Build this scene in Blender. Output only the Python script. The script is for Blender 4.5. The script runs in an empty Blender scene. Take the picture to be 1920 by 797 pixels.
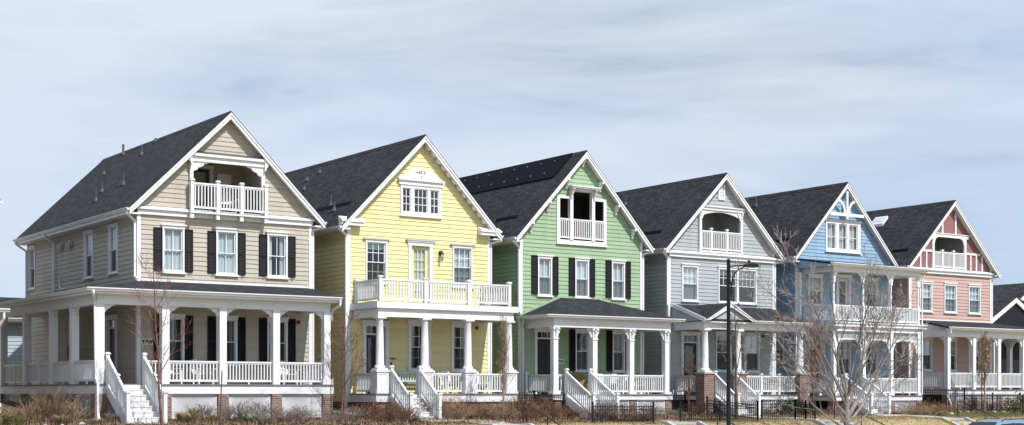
import bpy, bmesh, math, random
from mathutils import Vector, noise as mnoise
R = math.radians
sc = bpy.context.scene
col = sc.collection
P = 8.73            # lot pitch along the street (x), facades on y = 0, street towards -y

# ------------------------------------------------------------------ materials
def newmat(name):
    m = bpy.data.materials.new(name); m.use_nodes = True
    nt = m.node_tree
    return m, nt, nt.nodes['Principled BSDF']
def N(nt, t, **kw):
    n = nt.nodes.new(t)
    for k, v in kw.items(): setattr(n, k, v)
    return n
def objcoord(nt, scale=(1, 1, 1)):
    tc = N(nt, 'ShaderNodeTexCoord'); mp = N(nt, 'ShaderNodeMapping')
    mp.inputs['Scale'].default_value = scale
    nt.links.new(tc.outputs['Object'], mp.inputs['Vector'])
    return mp.outputs['Vector']
def ramp(nt, fac, stops):
    r = N(nt, 'ShaderNodeValToRGB')
    e = r.color_ramp.elements
    while len(e) < len(stops): e.new(.5)
    for el, (p, c) in zip(e, stops): el.position = p; el.color = (*c, 1)
    nt.links.new(fac, r.inputs['Fac'])
    return r.outputs['Color']
def mul(c, k): return tuple(min(1, x * k) for x in c)

def mat_mottled(name, c, var=.15, scale=(2, 2, 2), rough=.6, detail=6, bump=0, spec=.3, fine=0):
    """one base colour with weathering: broad stains and fine grain"""
    m, nt, b = newmat(name)
    v = objcoord(nt, scale)
    n = N(nt, 'ShaderNodeTexNoise'); n.inputs['Scale'].default_value = 1; n.inputs['Detail'].default_value = detail; n.inputs['Roughness'].default_value = .65
    nt.links.new(v, n.inputs['Vector'])
    colr = ramp(nt, n.outputs['Fac'], [(.3, mul(c, 1 - var)), (.5, c), (.72, mul(c, 1 + var * .6))])
    nt.links.new(colr, b.inputs['Base Color'])
    b.inputs['Roughness'].default_value = rough
    b.inputs['Specular IOR Level'].default_value = spec
    if bump:
        bp = N(nt, 'ShaderNodeBump'); bp.inputs['Strength'].default_value = bump; bp.inputs['Distance'].default_value = .02
        n2 = N(nt, 'ShaderNodeTexNoise'); n2.inputs['Scale'].default_value = fine or 12; n2.inputs['Detail'].default_value = 5
        nt.links.new(v, n2.inputs['Vector'])
        nt.links.new(n2.outputs['Fac'], bp.inputs['Height']); nt.links.new(bp.outputs['Normal'], b.inputs['Normal'])
    return m
def mat_siding(name, c):
    """painted clapboard: each board a slightly different tone, faint vertical weather streaks"""
    m, nt, b = newmat(name)
    tc = N(nt, 'ShaderNodeTexCoord'); sp = N(nt, 'ShaderNodeSeparateXYZ'); nt.links.new(tc.outputs['Object'], sp.inputs[0])
    fl = N(nt, 'ShaderNodeMath', operation='SNAP'); fl.inputs[1].default_value = .182
    nt.links.new(sp.outputs['Z'], fl.inputs[0])
    ad = N(nt, 'ShaderNodeMath', operation='ADD'); nt.links.new(sp.outputs['X'], ad.inputs[0]); nt.links.new(sp.outputs['Y'], ad.inputs[1])
    sx = N(nt, 'ShaderNodeMath', operation='SNAP'); sx.inputs[1].default_value = 2.9; 
    sh = N(nt, 'ShaderNodeMath', operation='MULTIPLY_ADD'); nt.links.new(fl.outputs[0], sh.inputs[0]); sh.inputs[1].default_value = 7.31; nt.links.new(ad.outputs[0], sh.inputs[2])
    nt.links.new(sh.outputs[0], sx.inputs[0])
    cb = N(nt, 'ShaderNodeCombineXYZ'); nt.links.new(sx.outputs[0], cb.inputs[0]); nt.links.new(fl.outputs[0], cb.inputs[2])
    wn = N(nt, 'ShaderNodeTexWhiteNoise'); nt.links.new(cb.outputs[0], wn.inputs['Vector'])
    mp = N(nt, 'ShaderNodeMapping'); mp.inputs['Scale'].default_value = (1.3, 1.3, .35); nt.links.new(tc.outputs['Object'], mp.inputs[0])
    no = N(nt, 'ShaderNodeTexNoise'); no.inputs['Scale'].default_value = 1; no.inputs['Detail'].default_value = 7; no.inputs['Roughness'].default_value = .7
    nt.links.new(mp.outputs[0], no.inputs['Vector'])
    mx = N(nt, 'ShaderNodeMath', operation='MULTIPLY_ADD'); nt.links.new(wn.outputs['Value'], mx.inputs[0]); mx.inputs[1].default_value = .30; nt.links.new(no.outputs['Fac'], mx.inputs[2])
    colr = ramp(nt, mx.outputs[0], [(.36, mul(c, .84)), (.64, c), (.95, mul(c, 1.06))])
    nt.links.new(colr, b.inputs['Base Color']); b.inputs['Roughness'].default_value = .62; b.inputs['Specular IOR Level'].default_value = .25
    return m
def mat_shingle(name, along, up, c=(.030, .0305, .034)):
    """asphalt shingle courses; along / up pick the object axes of a course and of the slope"""
    m, nt, b = newmat(name)
    tc = N(nt, 'ShaderNodeTexCoord'); sp = N(nt, 'ShaderNodeSeparateXYZ'); nt.links.new(tc.outputs['Object'], sp.inputs[0])
    k = N(nt, 'ShaderNodeMath', operation='MULTIPLY'); k.inputs[1].default_value = up[1]; nt.links.new(sp.outputs[up[0]], k.inputs[0])
    cb = N(nt, 'ShaderNodeCombineXYZ'); nt.links.new(sp.outputs[along], cb.inputs[0]); nt.links.new(k.outputs[0], cb.inputs[1])
    br = N(nt, 'ShaderNodeTexBrick'); br.offset = .37; br.inputs['Scale'].default_value = 1
    br.inputs['Brick Width'].default_value = .31; br.inputs['Row Height'].default_value = .145
    br.inputs['Mortar Size'].default_value = .014; br.inputs['Mortar Smooth'].default_value = .4; br.inputs['Bias'].default_value = 0
    br.inputs['Color1'].default_value = (*mul(c, .70), 1); br.inputs['Color2'].default_value = (*mul(c, 1.36), 1); br.inputs['Mortar'].default_value = (*mul(c, .22), 1)
    nt.links.new(cb.outputs[0], br.inputs['Vector'])
    n = N(nt, 'ShaderNodeTexNoise'); n.inputs['Scale'].default_value = .55; n.inputs['Detail'].default_value = 8; n.inputs['Roughness'].default_value = .7
    nt.links.new(cb.outputs[0], n.inputs['Vector'])
    n2 = N(nt, 'ShaderNodeTexNoise'); n2.inputs['Scale'].default_value = 5.5; n2.inputs['Detail'].default_value = 3
    nt.links.new(cb.outputs[0], n2.inputs['Vector'])
    ad = N(nt, 'ShaderNodeMath', operation='MULTIPLY_ADD'); nt.links.new(n2.outputs['Fac'], ad.inputs[0]); ad.inputs[1].default_value = .8; nt.links.new(n.outputs['Fac'], ad.inputs[2])
    g = ramp(nt, ad.outputs[0], [(.45, (.72, .72, .72)), (1.05, (1.0, 1.0, 1.0))])
    mx = N(nt, 'ShaderNodeMix', data_type='RGBA', blend_type='MULTIPLY'); mx.inputs[0].default_value = 1
    nt.links.new(br.outputs['Color'], mx.inputs[6]); nt.links.new(g, mx.inputs[7])
    g2 = N(nt, 'ShaderNodeMix', data_type='RGBA', blend_type='MULTIPLY'); g2.inputs[0].default_value = 1; g2.inputs[7].default_value = (1.3, 1.3, 1.33, 1); g2.clamp_result = False
    nt.links.new(mx.outputs[2], g2.inputs[6])
    nt.links.new(g2.outputs[2], b.inputs['Base Color']); b.inputs['Roughness'].default_value = .9; b.inputs['Specular IOR Level'].default_value = .15
    bp = N(nt, 'ShaderNodeBump'); bp.inputs['Strength'].default_value = .7; bp.inputs['Distance'].default_value = .02
    nt.links.new(br.outputs['Color'], bp.inputs['Height']); nt.links.new(bp.outputs['Normal'], b.inputs['Normal'])
    return m
def mat_brick(name, c1, c2, mortar):
    m, nt, b = newmat(name)
    tc = N(nt, 'ShaderNodeTexCoord'); sp = N(nt, 'ShaderNodeSeparateXYZ'); nt.links.new(tc.outputs['Object'], sp.inputs[0])
    ad = N(nt, 'ShaderNodeMath', operation='ADD'); nt.links.new(sp.outputs['X'], ad.inputs[0]); nt.links.new(sp.outputs['Y'], ad.inputs[1])
    cb = N(nt, 'ShaderNodeCombineXYZ'); nt.links.new(ad.outputs[0], cb.inputs[0]); nt.links.new(sp.outputs['Z'], cb.inputs[1])
    br = N(nt, 'ShaderNodeTexBrick'); br.inputs['Scale'].default_value = 1; br.inputs['Brick Width'].default_value = .23; br.inputs['Row Height'].default_value = .082
    br.inputs['Mortar Size'].default_value = .012
    br.inputs['Color1'].default_value = (*c1, 1); br.inputs['Color2'].default_value = (*c2, 1); br.inputs['Mortar'].default_value = (*mortar, 1)
    nt.links.new(cb.outputs[0], br.inputs['Vector']); nt.links.new(br.outputs['Color'], b.inputs['Base Color']); b.inputs['Roughness'].default_value = .85
    return m
def mat_plain(name, c, rough=.5, metal=0, spec=.4):
    m, nt, b = newmat(name); 
    v = objcoord(nt, (3, 3, 3)); n = N(nt, 'ShaderNodeTexNoise'); n.inputs['Scale'].default_value = 1; n.inputs['Detail'].default_value = 4
    nt.links.new(v, n.inputs['Vector'])
    nt.links.new(ramp(nt, n.outputs['Fac'], [(.3, mul(c, .9)), (.7, mul(c, 1.08))]), b.inputs['Base Color'])
    b.inputs['Roughness'].default_value = rough; b.inputs['Metallic'].default_value = metal; b.inputs['Specular IOR Level'].default_value = spec
    return m
def mat_glass(name):
    m, nt, b = newmat(name); nt.nodes.remove(b)
    out = nt.nodes['Material Output']
    tr = N(nt, 'ShaderNodeBsdfTransparent'); tr.inputs['Color'].default_value = (.84, .88, .89, 1)
    gl = N(nt, 'ShaderNodeBsdfGlossy'); gl.inputs['Roughness'].default_value = .02; gl.inputs['Color'].default_value = (.95, .97, 1, 1)
    fr = N(nt, 'ShaderNodeFresnel'); fr.inputs['IOR'].default_value = 1.55
    ad = N(nt, 'ShaderNodeMath', operation='MULTIPLY_ADD'); nt.links.new(fr.outputs[0], ad.inputs[0]); ad.inputs[1].default_value = 1.2; ad.inputs[2].default_value = .03; cap_ = N(nt, 'ShaderNodeMath', operation='MINIMUM'); cap_.inputs[1].default_value = .30; nt.links.new(ad.outputs[0], cap_.inputs[0])
    # old panes are never quite flat
    v = objcoord(nt, (1.5, 1.5, 1.1)); no = N(nt, 'ShaderNodeTexNoise'); no.inputs['Scale'].default_value = 1; nt.links.new(v, no.inputs['Vector'])
    bp = N(nt, 'ShaderNodeBump'); bp.inputs['Strength'].default_value = .12; bp.inputs['Distance'].default_value = .05; nt.links.new(no.outputs['Fac'], bp.inputs['Height'])
    nt.links.new(bp.outputs[0], gl.inputs['Normal'])
    mx = N(nt, 'ShaderNodeMixShader'); nt.links.new(cap_.outputs[0], mx.inputs[0]); nt.links.new(tr.outputs[0], mx.inputs[1]); nt.links.new(gl.outputs[0], mx.inputs[2])
    nt.links.new(mx.outputs[0], out.inputs['Surface'])
    return m
def mat_white(name, c=(.80, .81, .82), var=.05):
    """white trim paint with a little grime"""
    m, nt, b = newmat(name)
    v = objcoord(nt, (1.1, 1.1, 2.3)); n = N(nt, 'ShaderNodeTexNoise'); n.inputs['Scale'].default_value = 1; n.inputs['Detail'].default_value = 8; n.inputs['Roughness'].default_value = .7
    nt.links.new(v, n.inputs['Vector'])
    nt.links.new(ramp(nt, n.outputs['Fac'], [(.28, mul(c, 1 - 2.2 * var)), (.46, c), (.75, mul(c, 1 + var * .5))]), b.inputs['Base Color'])
    b.inputs['Roughness'].default_value = .45; b.inputs['Specular IOR Level'].default_value = .35
    return m
def mat_ground(name, cs, scale, bump=.5, detail=9):
    m, nt, b = newmat(name)
    v = objcoord(nt, (1, 1, 1)); n = N(nt, 'ShaderNodeTexNoise'); n.inputs['Scale'].default_value = scale; n.inputs['Detail'].default_value = detail; n.inputs['Roughness'].default_value = .75
    nt.links.new(v, n.inputs['Vector'])
    n2 = N(nt, 'ShaderNodeTexNoise'); n2.inputs['Scale'].default_value = scale * 9; n2.inputs['Detail'].default_value = 4; nt.links.new(v, n2.inputs['Vector'])
    av = N(nt, 'ShaderNodeMath', operation='MULTIPLY_ADD'); nt.links.new(n2.outputs['Fac'], av.inputs[0]); av.inputs[1].default_value = .6
    hl = N(nt, 'ShaderNodeMath', operation='MULTIPLY'); hl.inputs[1].default_value = .45; nt.links.new(n.outputs['Fac'], hl.inputs[0]); nt.links.new(hl.outputs[0], av.inputs[2])
    k = len(cs)
    nt.links.new(ramp(nt, av.outputs[0], [(.3 + .45 * i / (k - 1), c) for i, c in enumerate(cs)]), b.inputs['Base Color'])
    b.inputs['Roughness'].default_value = .95; b.inputs['Specular IOR Level'].default_value = .1
    bp = N(nt, 'ShaderNodeBump'); bp.inputs['Strength'].default_value = bump; bp.inputs['Distance'].default_value = .06
    nt.links.new(av.outputs[0], bp.inputs['Height']); nt.links.new(bp.outputs[0], b.inputs['Normal'])
    return m
def mat_vary(name, cs, rough=.8, scale=3.0):
    """tone varies from twig to twig / blade to blade (position noise)"""
    m, nt, b = newmat(name)
    v = objcoord(nt, (1, 1, 1)); n = N(nt, 'ShaderNodeTexNoise'); n.inputs['Scale'].default_value = scale; n.inputs['Detail'].default_value = 5; n.inputs['Roughness'].default_value = .8
    nt.links.new(v, n.inputs['Vector'])
    k = len(cs)
    nt.links.new(ramp(nt, n.outputs['Fac'], [(.3 + .4 * i / (k - 1), c) for i, c in enumerate(cs)]), b.inputs['Base Color'])
    b.inputs['Roughness'].default_value = rough; b.inputs['Specular IOR Level'].default_value = .15
    return m

def mat_screen():
    m, nt, b = newmat('insect_screen_mesh')
    out = nt.nodes['Material Output']; tr = N(nt, 'ShaderNodeBsdfTransparent'); mx = N(nt, 'ShaderNodeMixShader'); mx.inputs[0].default_value = .42
    b.inputs['Base Color'].default_value = (.04, .042, .045, 1); b.inputs['Roughness'].default_value = .8
    nt.links.new(tr.outputs[0], mx.inputs[1]); nt.links.new(b.outputs[0], mx.inputs[2]); nt.links.new(mx.outputs[0], out.inputs['Surface'])
    return m
SCREEN = mat_screen()
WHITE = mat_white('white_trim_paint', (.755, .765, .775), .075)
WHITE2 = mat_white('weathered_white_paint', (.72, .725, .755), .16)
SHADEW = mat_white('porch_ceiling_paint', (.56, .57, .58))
GUTTER = mat_white('gutter_enamel', (.74, .755, .77), .06)
TREAD = mat_white('tread_paint', (.70, .70, .70), .14)
DECK = mat_plain('deck_boards', (.20, .195, .185), .7)
GLASS = mat_glass('window_glass')
CURTAIN = mat_mottled('pale_curtain', (.68, .765, .775), .12, (6, 6, .6), .8)
CURTAIN2 = mat_mottled('white_curtain', (.66, .68, .66), .12, (6, 6, .6), .8)
SKYREFL = mat_mottled('painted_sky_reflection', (.82, .84, .87), .05, (6, 6, .6), .8)  # bright cloth colour standing for sky reflected in the glass
CURTAIN3 = mat_mottled('grey_blind', (.36, .40, .42), .15, (1, 1, 30), .8)
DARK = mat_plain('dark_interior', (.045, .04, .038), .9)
SHUT = mat_plain('shutter_paint', (.013, .012, .0145), .6, 0, .2)
BLACK = mat_plain('black_iron', (.012, .012, .013), .45)
DOORDK = mat_plain('dark_door_paint', (.012, .013, .02), .35)
DOORBR = mat_plain('brown_door_paint', (.05, .028, .022), .4)
ROOFX = mat_shingle('roof_shingle', 'Y', ('Z', 1.414))
ROOFY = mat_shingle('porch_shingle', 'X', ('Y', 1.03), (.028, .029, .033))
BRICK = mat_brick('red_brown_brick', (.13, .065, .052), (.26, .145, .115), (.30, .27, .25))
BRICKR = mat_brick('deep_red_brick', (.22, .055, .05), (.28, .09, .075), (.34, .26, .24))
PVC = mat_plain('grey_pipe', (.07, .07, .075), .6)
SOLAR = mat_plain('solar_cell', (.005, .005, .010), .6, 0, .05)
ALU = mat_plain('aluminium', (.6, .6, .62), .35, .9)
RED = mat_plain('red_enamel', (.30, .02, .02), .4)
BRONZE = mat_plain('dark_bronze', (.02, .015, .012), .4)
YDOOR = mat_plain('yellow_door_paint', (.74, .67, .36), .5)
CONC = mat_mottled('concrete', (.46, .45, .43), .2, (1.5, 1.5, 1.5), .9, 8, .3, .1)
ASPH = mat_mottled('asphalt', (.05, .05, .052), .25, (1, 1, 1), .9, 8, .3, .1)
STRAW = mat_ground('dormant_lawn', [(.15, .115, .06), (.32, .245, .13), (.44, .35, .20), (.30, .26, .14)], .9, .6)
GREEN = mat_ground('green_lawn', [(.05, .08, .02), (.09, .13, .04), (.16, .18, .07), (.28, .25, .12)], 1.1, .6)
MULCH = mat_ground('bark_mulch', [(.035, .026, .02), (.10, .068, .047), (.17, .12, .083), (.30, .22, .15)], 2.2, .9)
BARKW = mat_vary('pale_grey_bark', [(.085, .068, .06), (.25, .215, .20), (.40, .37, .34)], .9, 1.3)
BARKR = mat_vary('reddish_bark', [(.09, .04, .035), (.18, .085, .07), (.26, .15, .12)], .8, 2.5)
BARKB = mat_vary('brown_bark', [(.06, .045, .04), (.13, .095, .08), (.20, .155, .13)], .9, 2.5)
TWIGT = mat_vary('tan_twigs', [(.12, .08, .05), (.27, .185, .115), (.40, .30, .20)], .9, 4)
TWIGR = mat_vary('rust_twigs', [(.075, .04, .03), (.17, .09, .062), (.28, .175, .12)], .9, 4)
TWIGG = mat_vary('grey_twigs', [(.10, .08, .07), (.20, .165, .145), (.30, .25, .22)], .9, 4)
GRASSD = mat_vary('dry_grass', [(.19, .14, .08), (.34, .265, .155), (.46, .38, .25)], .9, 4)
EVERG = mat_vary('evergreen_leaf', [(.02, .03, .012), (.045, .065, .022), (.09, .11, .035)], .7, 6)
EVERY = mat_vary('olive_leaf', [(.06, .055, .018), (.13, .12, .04), (.22, .19, .07)], .7, 6)
LEAFD = mat_vary('dead_leaf', [(.22, .14, .08), (.40, .30, .20), (.55, .47, .36)], .8, 8)
STONE = mat_mottled('pale_stone', (.5, .47, .42), .3, (5, 5, 5), .9)
LAMPG = mat_plain('dark_green_black_metal', (.006, .010, .010), .45, 0, .3)
LENS = mat_plain('lamp_lens', (.35, .38, .42), .25)
SKYL = mat_plain('skylight_dome', (.55, .57, .58), .3)
CLAMP = mat_plain('dull_clamp', (.28, .29, .31), .6)
CARP = mat_plain('blue_car_paint', (.20, .36, .48), .22, .35, .6)
CARG = mat_plain('car_glass', (.01, .012, .016), .05, 0, .6)
RUB = mat_plain('tyre_rubber', (.02, .02, .02), .8)
TANW = mat_plain('tan_wicker', (.30, .17, .09), .7)
TEALB = mat_plain('pale_green_bench', (.52, .60, .55), .5)
YEL = mat_plain('yellow_paint', (.75, .55, .05), .5)
LETT = mat_plain('black_lettering', (.01, .01, .012), .5)
PLAQ = mat_plain('white_plaque', (.82, .82, .80), .5)

SID = {k: mat_siding(k + '_siding', mul(c, .92)) for k, c in dict(
    beige=(.51, .472, .405), yellow=(.82, .745, .39), green=(.335, .47, .30), grey=(.42, .45, .472),
    blue=(.30, .455, .62), pink=(.56, .39, .345), navy=(.012, .014, .022), tan=(.40, .37, .33), pale_blue=(.42, .50, .58)).items()}
ROSE = mat_mottled('rose_panel', (.27, .13, .13), .12, (.8, .8, .8), .7)

# ------------------------------------------------------------------ mesh builder
class M:
    def __init__(s, T=None): s.v = []; s.f = []; s.T = T
    def p(s, a): return s.T(*a) if s.T else tuple(a)
    def poly(s, pts):
        n = len(s.v); s.v += [s.p(a) for a in pts]; s.f.append(list(range(n, n + len(pts))))
    def box(s, x0, x1, y0, y1, z0, z1):
        n = len(s.v)
        s.v += [s.p(a) for a in ((x0, y0, z0), (x1, y0, z0), (x1, y1, z0), (x0, y1, z0), (x0, y0, z1), (x1, y0, z1), (x1, y1, z1), (x0, y1, z1))]
        s.f += [[n + i for i in q] for q in ((3, 2, 1, 0), (4, 5, 6, 7), (0, 1, 5, 4), (1, 2, 6, 5), (2, 3, 7, 6), (3, 0, 4, 7))]
    def cbox(s, cx, cy, w, d, z0, z1): s.box(cx - w / 2, cx + w / 2, cy - d / 2, cy + d / 2, z0, z1)
    def ext(s, pts, axis, a, b):
        f = {'y': lambda p, q: (p[0], q, p[1]), 'x': lambda p, q: (q, p[0], p[1]), 'z': lambda p, q: (p[0], p[1], q)}[axis]
        n = len(s.v); k = len(pts)
        s.v += [s.p(f(p, a)) for p in pts] + [s.p(f(p, b)) for p in pts]
        s.f.append([n + i for i in range(k)]); s.f.append([n + k + i for i in reversed(range(k))])
        for i in range(k):
            j = (i + 1) % k; s.f.append([n + i, n + k + i, n + k + j, n + j])
    def beam(s, a, b, w, h):
        """rectangular bar from a to b, h measured upright"""
        a = Vector(a); b = Vector(b); d = (b - a).normalized()
        sd = d.cross(Vector((0, 0, 1)))
        sd = Vector((1, 0, 0)) if sd.length < 1e-4 else sd.normalized()
        up = sd.cross(d).normalized(); n = len(s.v)
        for q in (a, b):
            for i, j in ((-1, -1), (1, -1), (1, 1), (-1, 1)): s.v.append(s.p(tuple(q + sd * w / 2 * i + up * h / 2 * j)))
        s.f += [[n + i for i in q] for q in ((3, 2, 1, 0), (4, 5, 6, 7), (0, 1, 5, 4), (1, 2, 6, 5), (2, 3, 7, 6), (3, 0, 4, 7))]
    def slab(s, pts, t):
        n = len(s.v); k = len(pts)
        s.v += [s.p(a) for a in pts] + [s.p((a[0], a[1], a[2] - t)) for a in pts]
        s.f.append([n + i for i in range(k)]); s.f.append([n + k + i for i in reversed(range(k))])
        for i in range(k):
            j = (i + 1) % k; s.f.append([n + j, n + i, n + k + i, n + k + j])
    def lathe(s, cx, cy, prof, seg=16):
        n = len(s.v); k = len(prof)
        for r, z in prof:
            for i in range(seg):
                t = 2 * math.pi * i / seg; s.v.append(s.p((cx + r * math.cos(t), cy + r * math.sin(t), z)))
        for j in range(k - 1):
            for i in range(seg):
                i2 = (i + 1) % seg; s.f.append([n + j * seg + i, n + j * seg + i2, n + (j + 1) * seg + i2, n + (j + 1) * seg + i])
        s.f.append([n + i for i in reversed(range(seg))]); s.f.append([n + (k - 1) * seg + i for i in range(seg)])
    def tube(s, pts, rs, seg=6):
        pts = [Vector(q) for q in pts]
        if not isinstance(rs, (list, tuple)): rs = [rs] * len(pts)
        n = len(s.v); u = None
        for i, q in enumerate(pts):
            d = (pts[min(i + 1, len(pts) - 1)] - pts[max(i - 1, 0)])
            d = d.normalized() if d.length > 1e-6 else Vector((0, 0, 1))
            if u is None: u = d.orthogonal().normalized()
            u = (u - d * u.dot(d)); u = u.normalized() if u.length > 1e-5 else d.orthogonal().normalized()
            w = d.cross(u)
            for k in range(seg):
                t = 2 * math.pi * k / seg; s.v.append(s.p(tuple(q + (u * math.cos(t) + w * math.sin(t)) * rs[i])))
        for i in range(len(pts) - 1):
            for k in range(seg):
                k2 = (k + 1) % seg; s.f.append([n + i * seg + k, n + i * seg + k2, n + (i + 1) * seg + k2, n + (i + 1) * seg + k])
        if seg > 2:
            s.f.append([n + k for k in reversed(range(seg))]); s.f.append([n + (len(pts) - 1) * seg + k for k in range(seg)])
    def build(s, name, mat, parent=None, smooth=False, fix=True):
        me = bpy.data.meshes.new(name); me.from_pydata(s.v, [], s.f)
        if fix:
            b = bmesh.new(); b.from_mesh(me); bmesh.ops.recalc_face_normals(b, faces=b.faces); b.to_mesh(me); b.free()
        if smooth:
            for p in me.polygons: p.use_smooth = True
            me.set_sharp_from_angle(angle=R(40))
        me.materials.append(mat)
        o = bpy.data.objects.new(name, me); col.objects.link(o)
        if parent: o.parent = parent
        return o
def tag(o, label, cat, group=None):
    o['label'] = label; o['category'] = cat
    if group: o['group'] = group
    return o
def thing(name, label, cat, loc=(0, 0, 0), group=None, rz=0):
    o = bpy.data.objects.new(name, None); col.objects.link(o); o.location = loc; o.rotation_euler.z = rz; o.empty_display_size = .3
    return tag(o, label, cat, group)
def struct(o): o['kind'] = 'structure'; return o
def one(name, mat, parent, *boxes, T=None):
    m = M(T)
    for b in boxes: m.box(*b)
    return m.build(name, mat, parent)

# ------------------------------------------------------------------ terrain
def tz(x, y):
    if y >= -2: z = .10 + .07 * min(max(y + 2, 0), 9)
    elif y >= -7: z = .10 - .28 * (-2 - y) / 5
    elif y >= -10.2:
        t = (-7 - y) / 3.2; z = -.18 - 1.12 * (t * t * (3 - 2 * t))
    elif y >= -13.2: z = -1.30 - .1 * (-10.2 - y) / 3
    elif y >= -23: z = -1.62
    elif y >= -52: z = -1.5 + .9 * min(1, (-23 - y) / 27)
    else: z = -.6
    return z + (.03 * mnoise.noise((x * .5, y * .5, 3)) if -9.5 < y < -2.3 else 0)

# ------------------------------------------------------------------ wall of overlapping boards
EXPO = .182
def siding(m, z0, z1, left, right, breaks=(), holes=(), lip=.024):
    """left(z), right(z): edges of the wall; holes: (s0,s1,z0,z1); m maps (s, outwards, z)"""
    zs = set([z0, z1]) | set(b for b in breaks if z0 < b < z1)
    for h in holes:
        for z in h[2:4]:
            if z0 < z < z1: zs.add(z)
    i0 = math.floor(z0 / EXPO)
    k = i0
    while k * EXPO < z1:
        if k * EXPO > z0: zs.add(k * EXPO)
        k += 1
    zs = sorted(zs)
    for za, zb in zip(zs, zs[1:]):
        if zb - za < 1e-4: continue
        zm = (za + zb) / 2; b0 = math.floor(zm / EXPO + 1e-6) * EXPO
        oa = lip * (1 - (za - b0) / EXPO); ob = lip * (1 - (zb - b0) / EXPO)
        ia = [(left(za + 1e-5), right(za + 1e-5), left(zb - 1e-5), right(zb - 1e-5))]
        for h in sorted(holes):
            if h[2] < zm < h[3]:
                nx = []
                for la, ra, lb, rb in ia:
                    if h[0] > min(la, lb) and h[1] < max(ra, rb):
                        nx += [(la, min(h[0], ra), lb, min(h[0], rb)), (max(h[1], la), ra, max(h[1], lb), rb)]
                    elif h[1] <= min(la, lb) or h[0] >= max(ra, rb): nx.append((la, ra, lb, rb))
                    elif h[0] <= min(la, lb): nx.append((max(h[1], la), ra, max(h[1], lb), rb))
                    else: nx.append((la, min(h[0], ra), lb, min(h[0], rb)))
                ia = nx
        for la, ra, lb, rb in ia:
            if ra - la < 1e-4 and rb - lb < 1e-4: continue
            m.poly([(la, oa, za), (ra, oa, za), (rb, ob, zb), (lb, ob, zb)])
            if abs(za - b0) < 1e-4: m.poly([(la, -.001, za), (ra, -.001, za), (ra, oa, za), (la, oa, za)])

def front(u0=0, y=0): return lambda s, d, z: (s + u0, y - d, z)
def leftside(x): return lambda s, d, z: (x - d, s, z)

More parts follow.
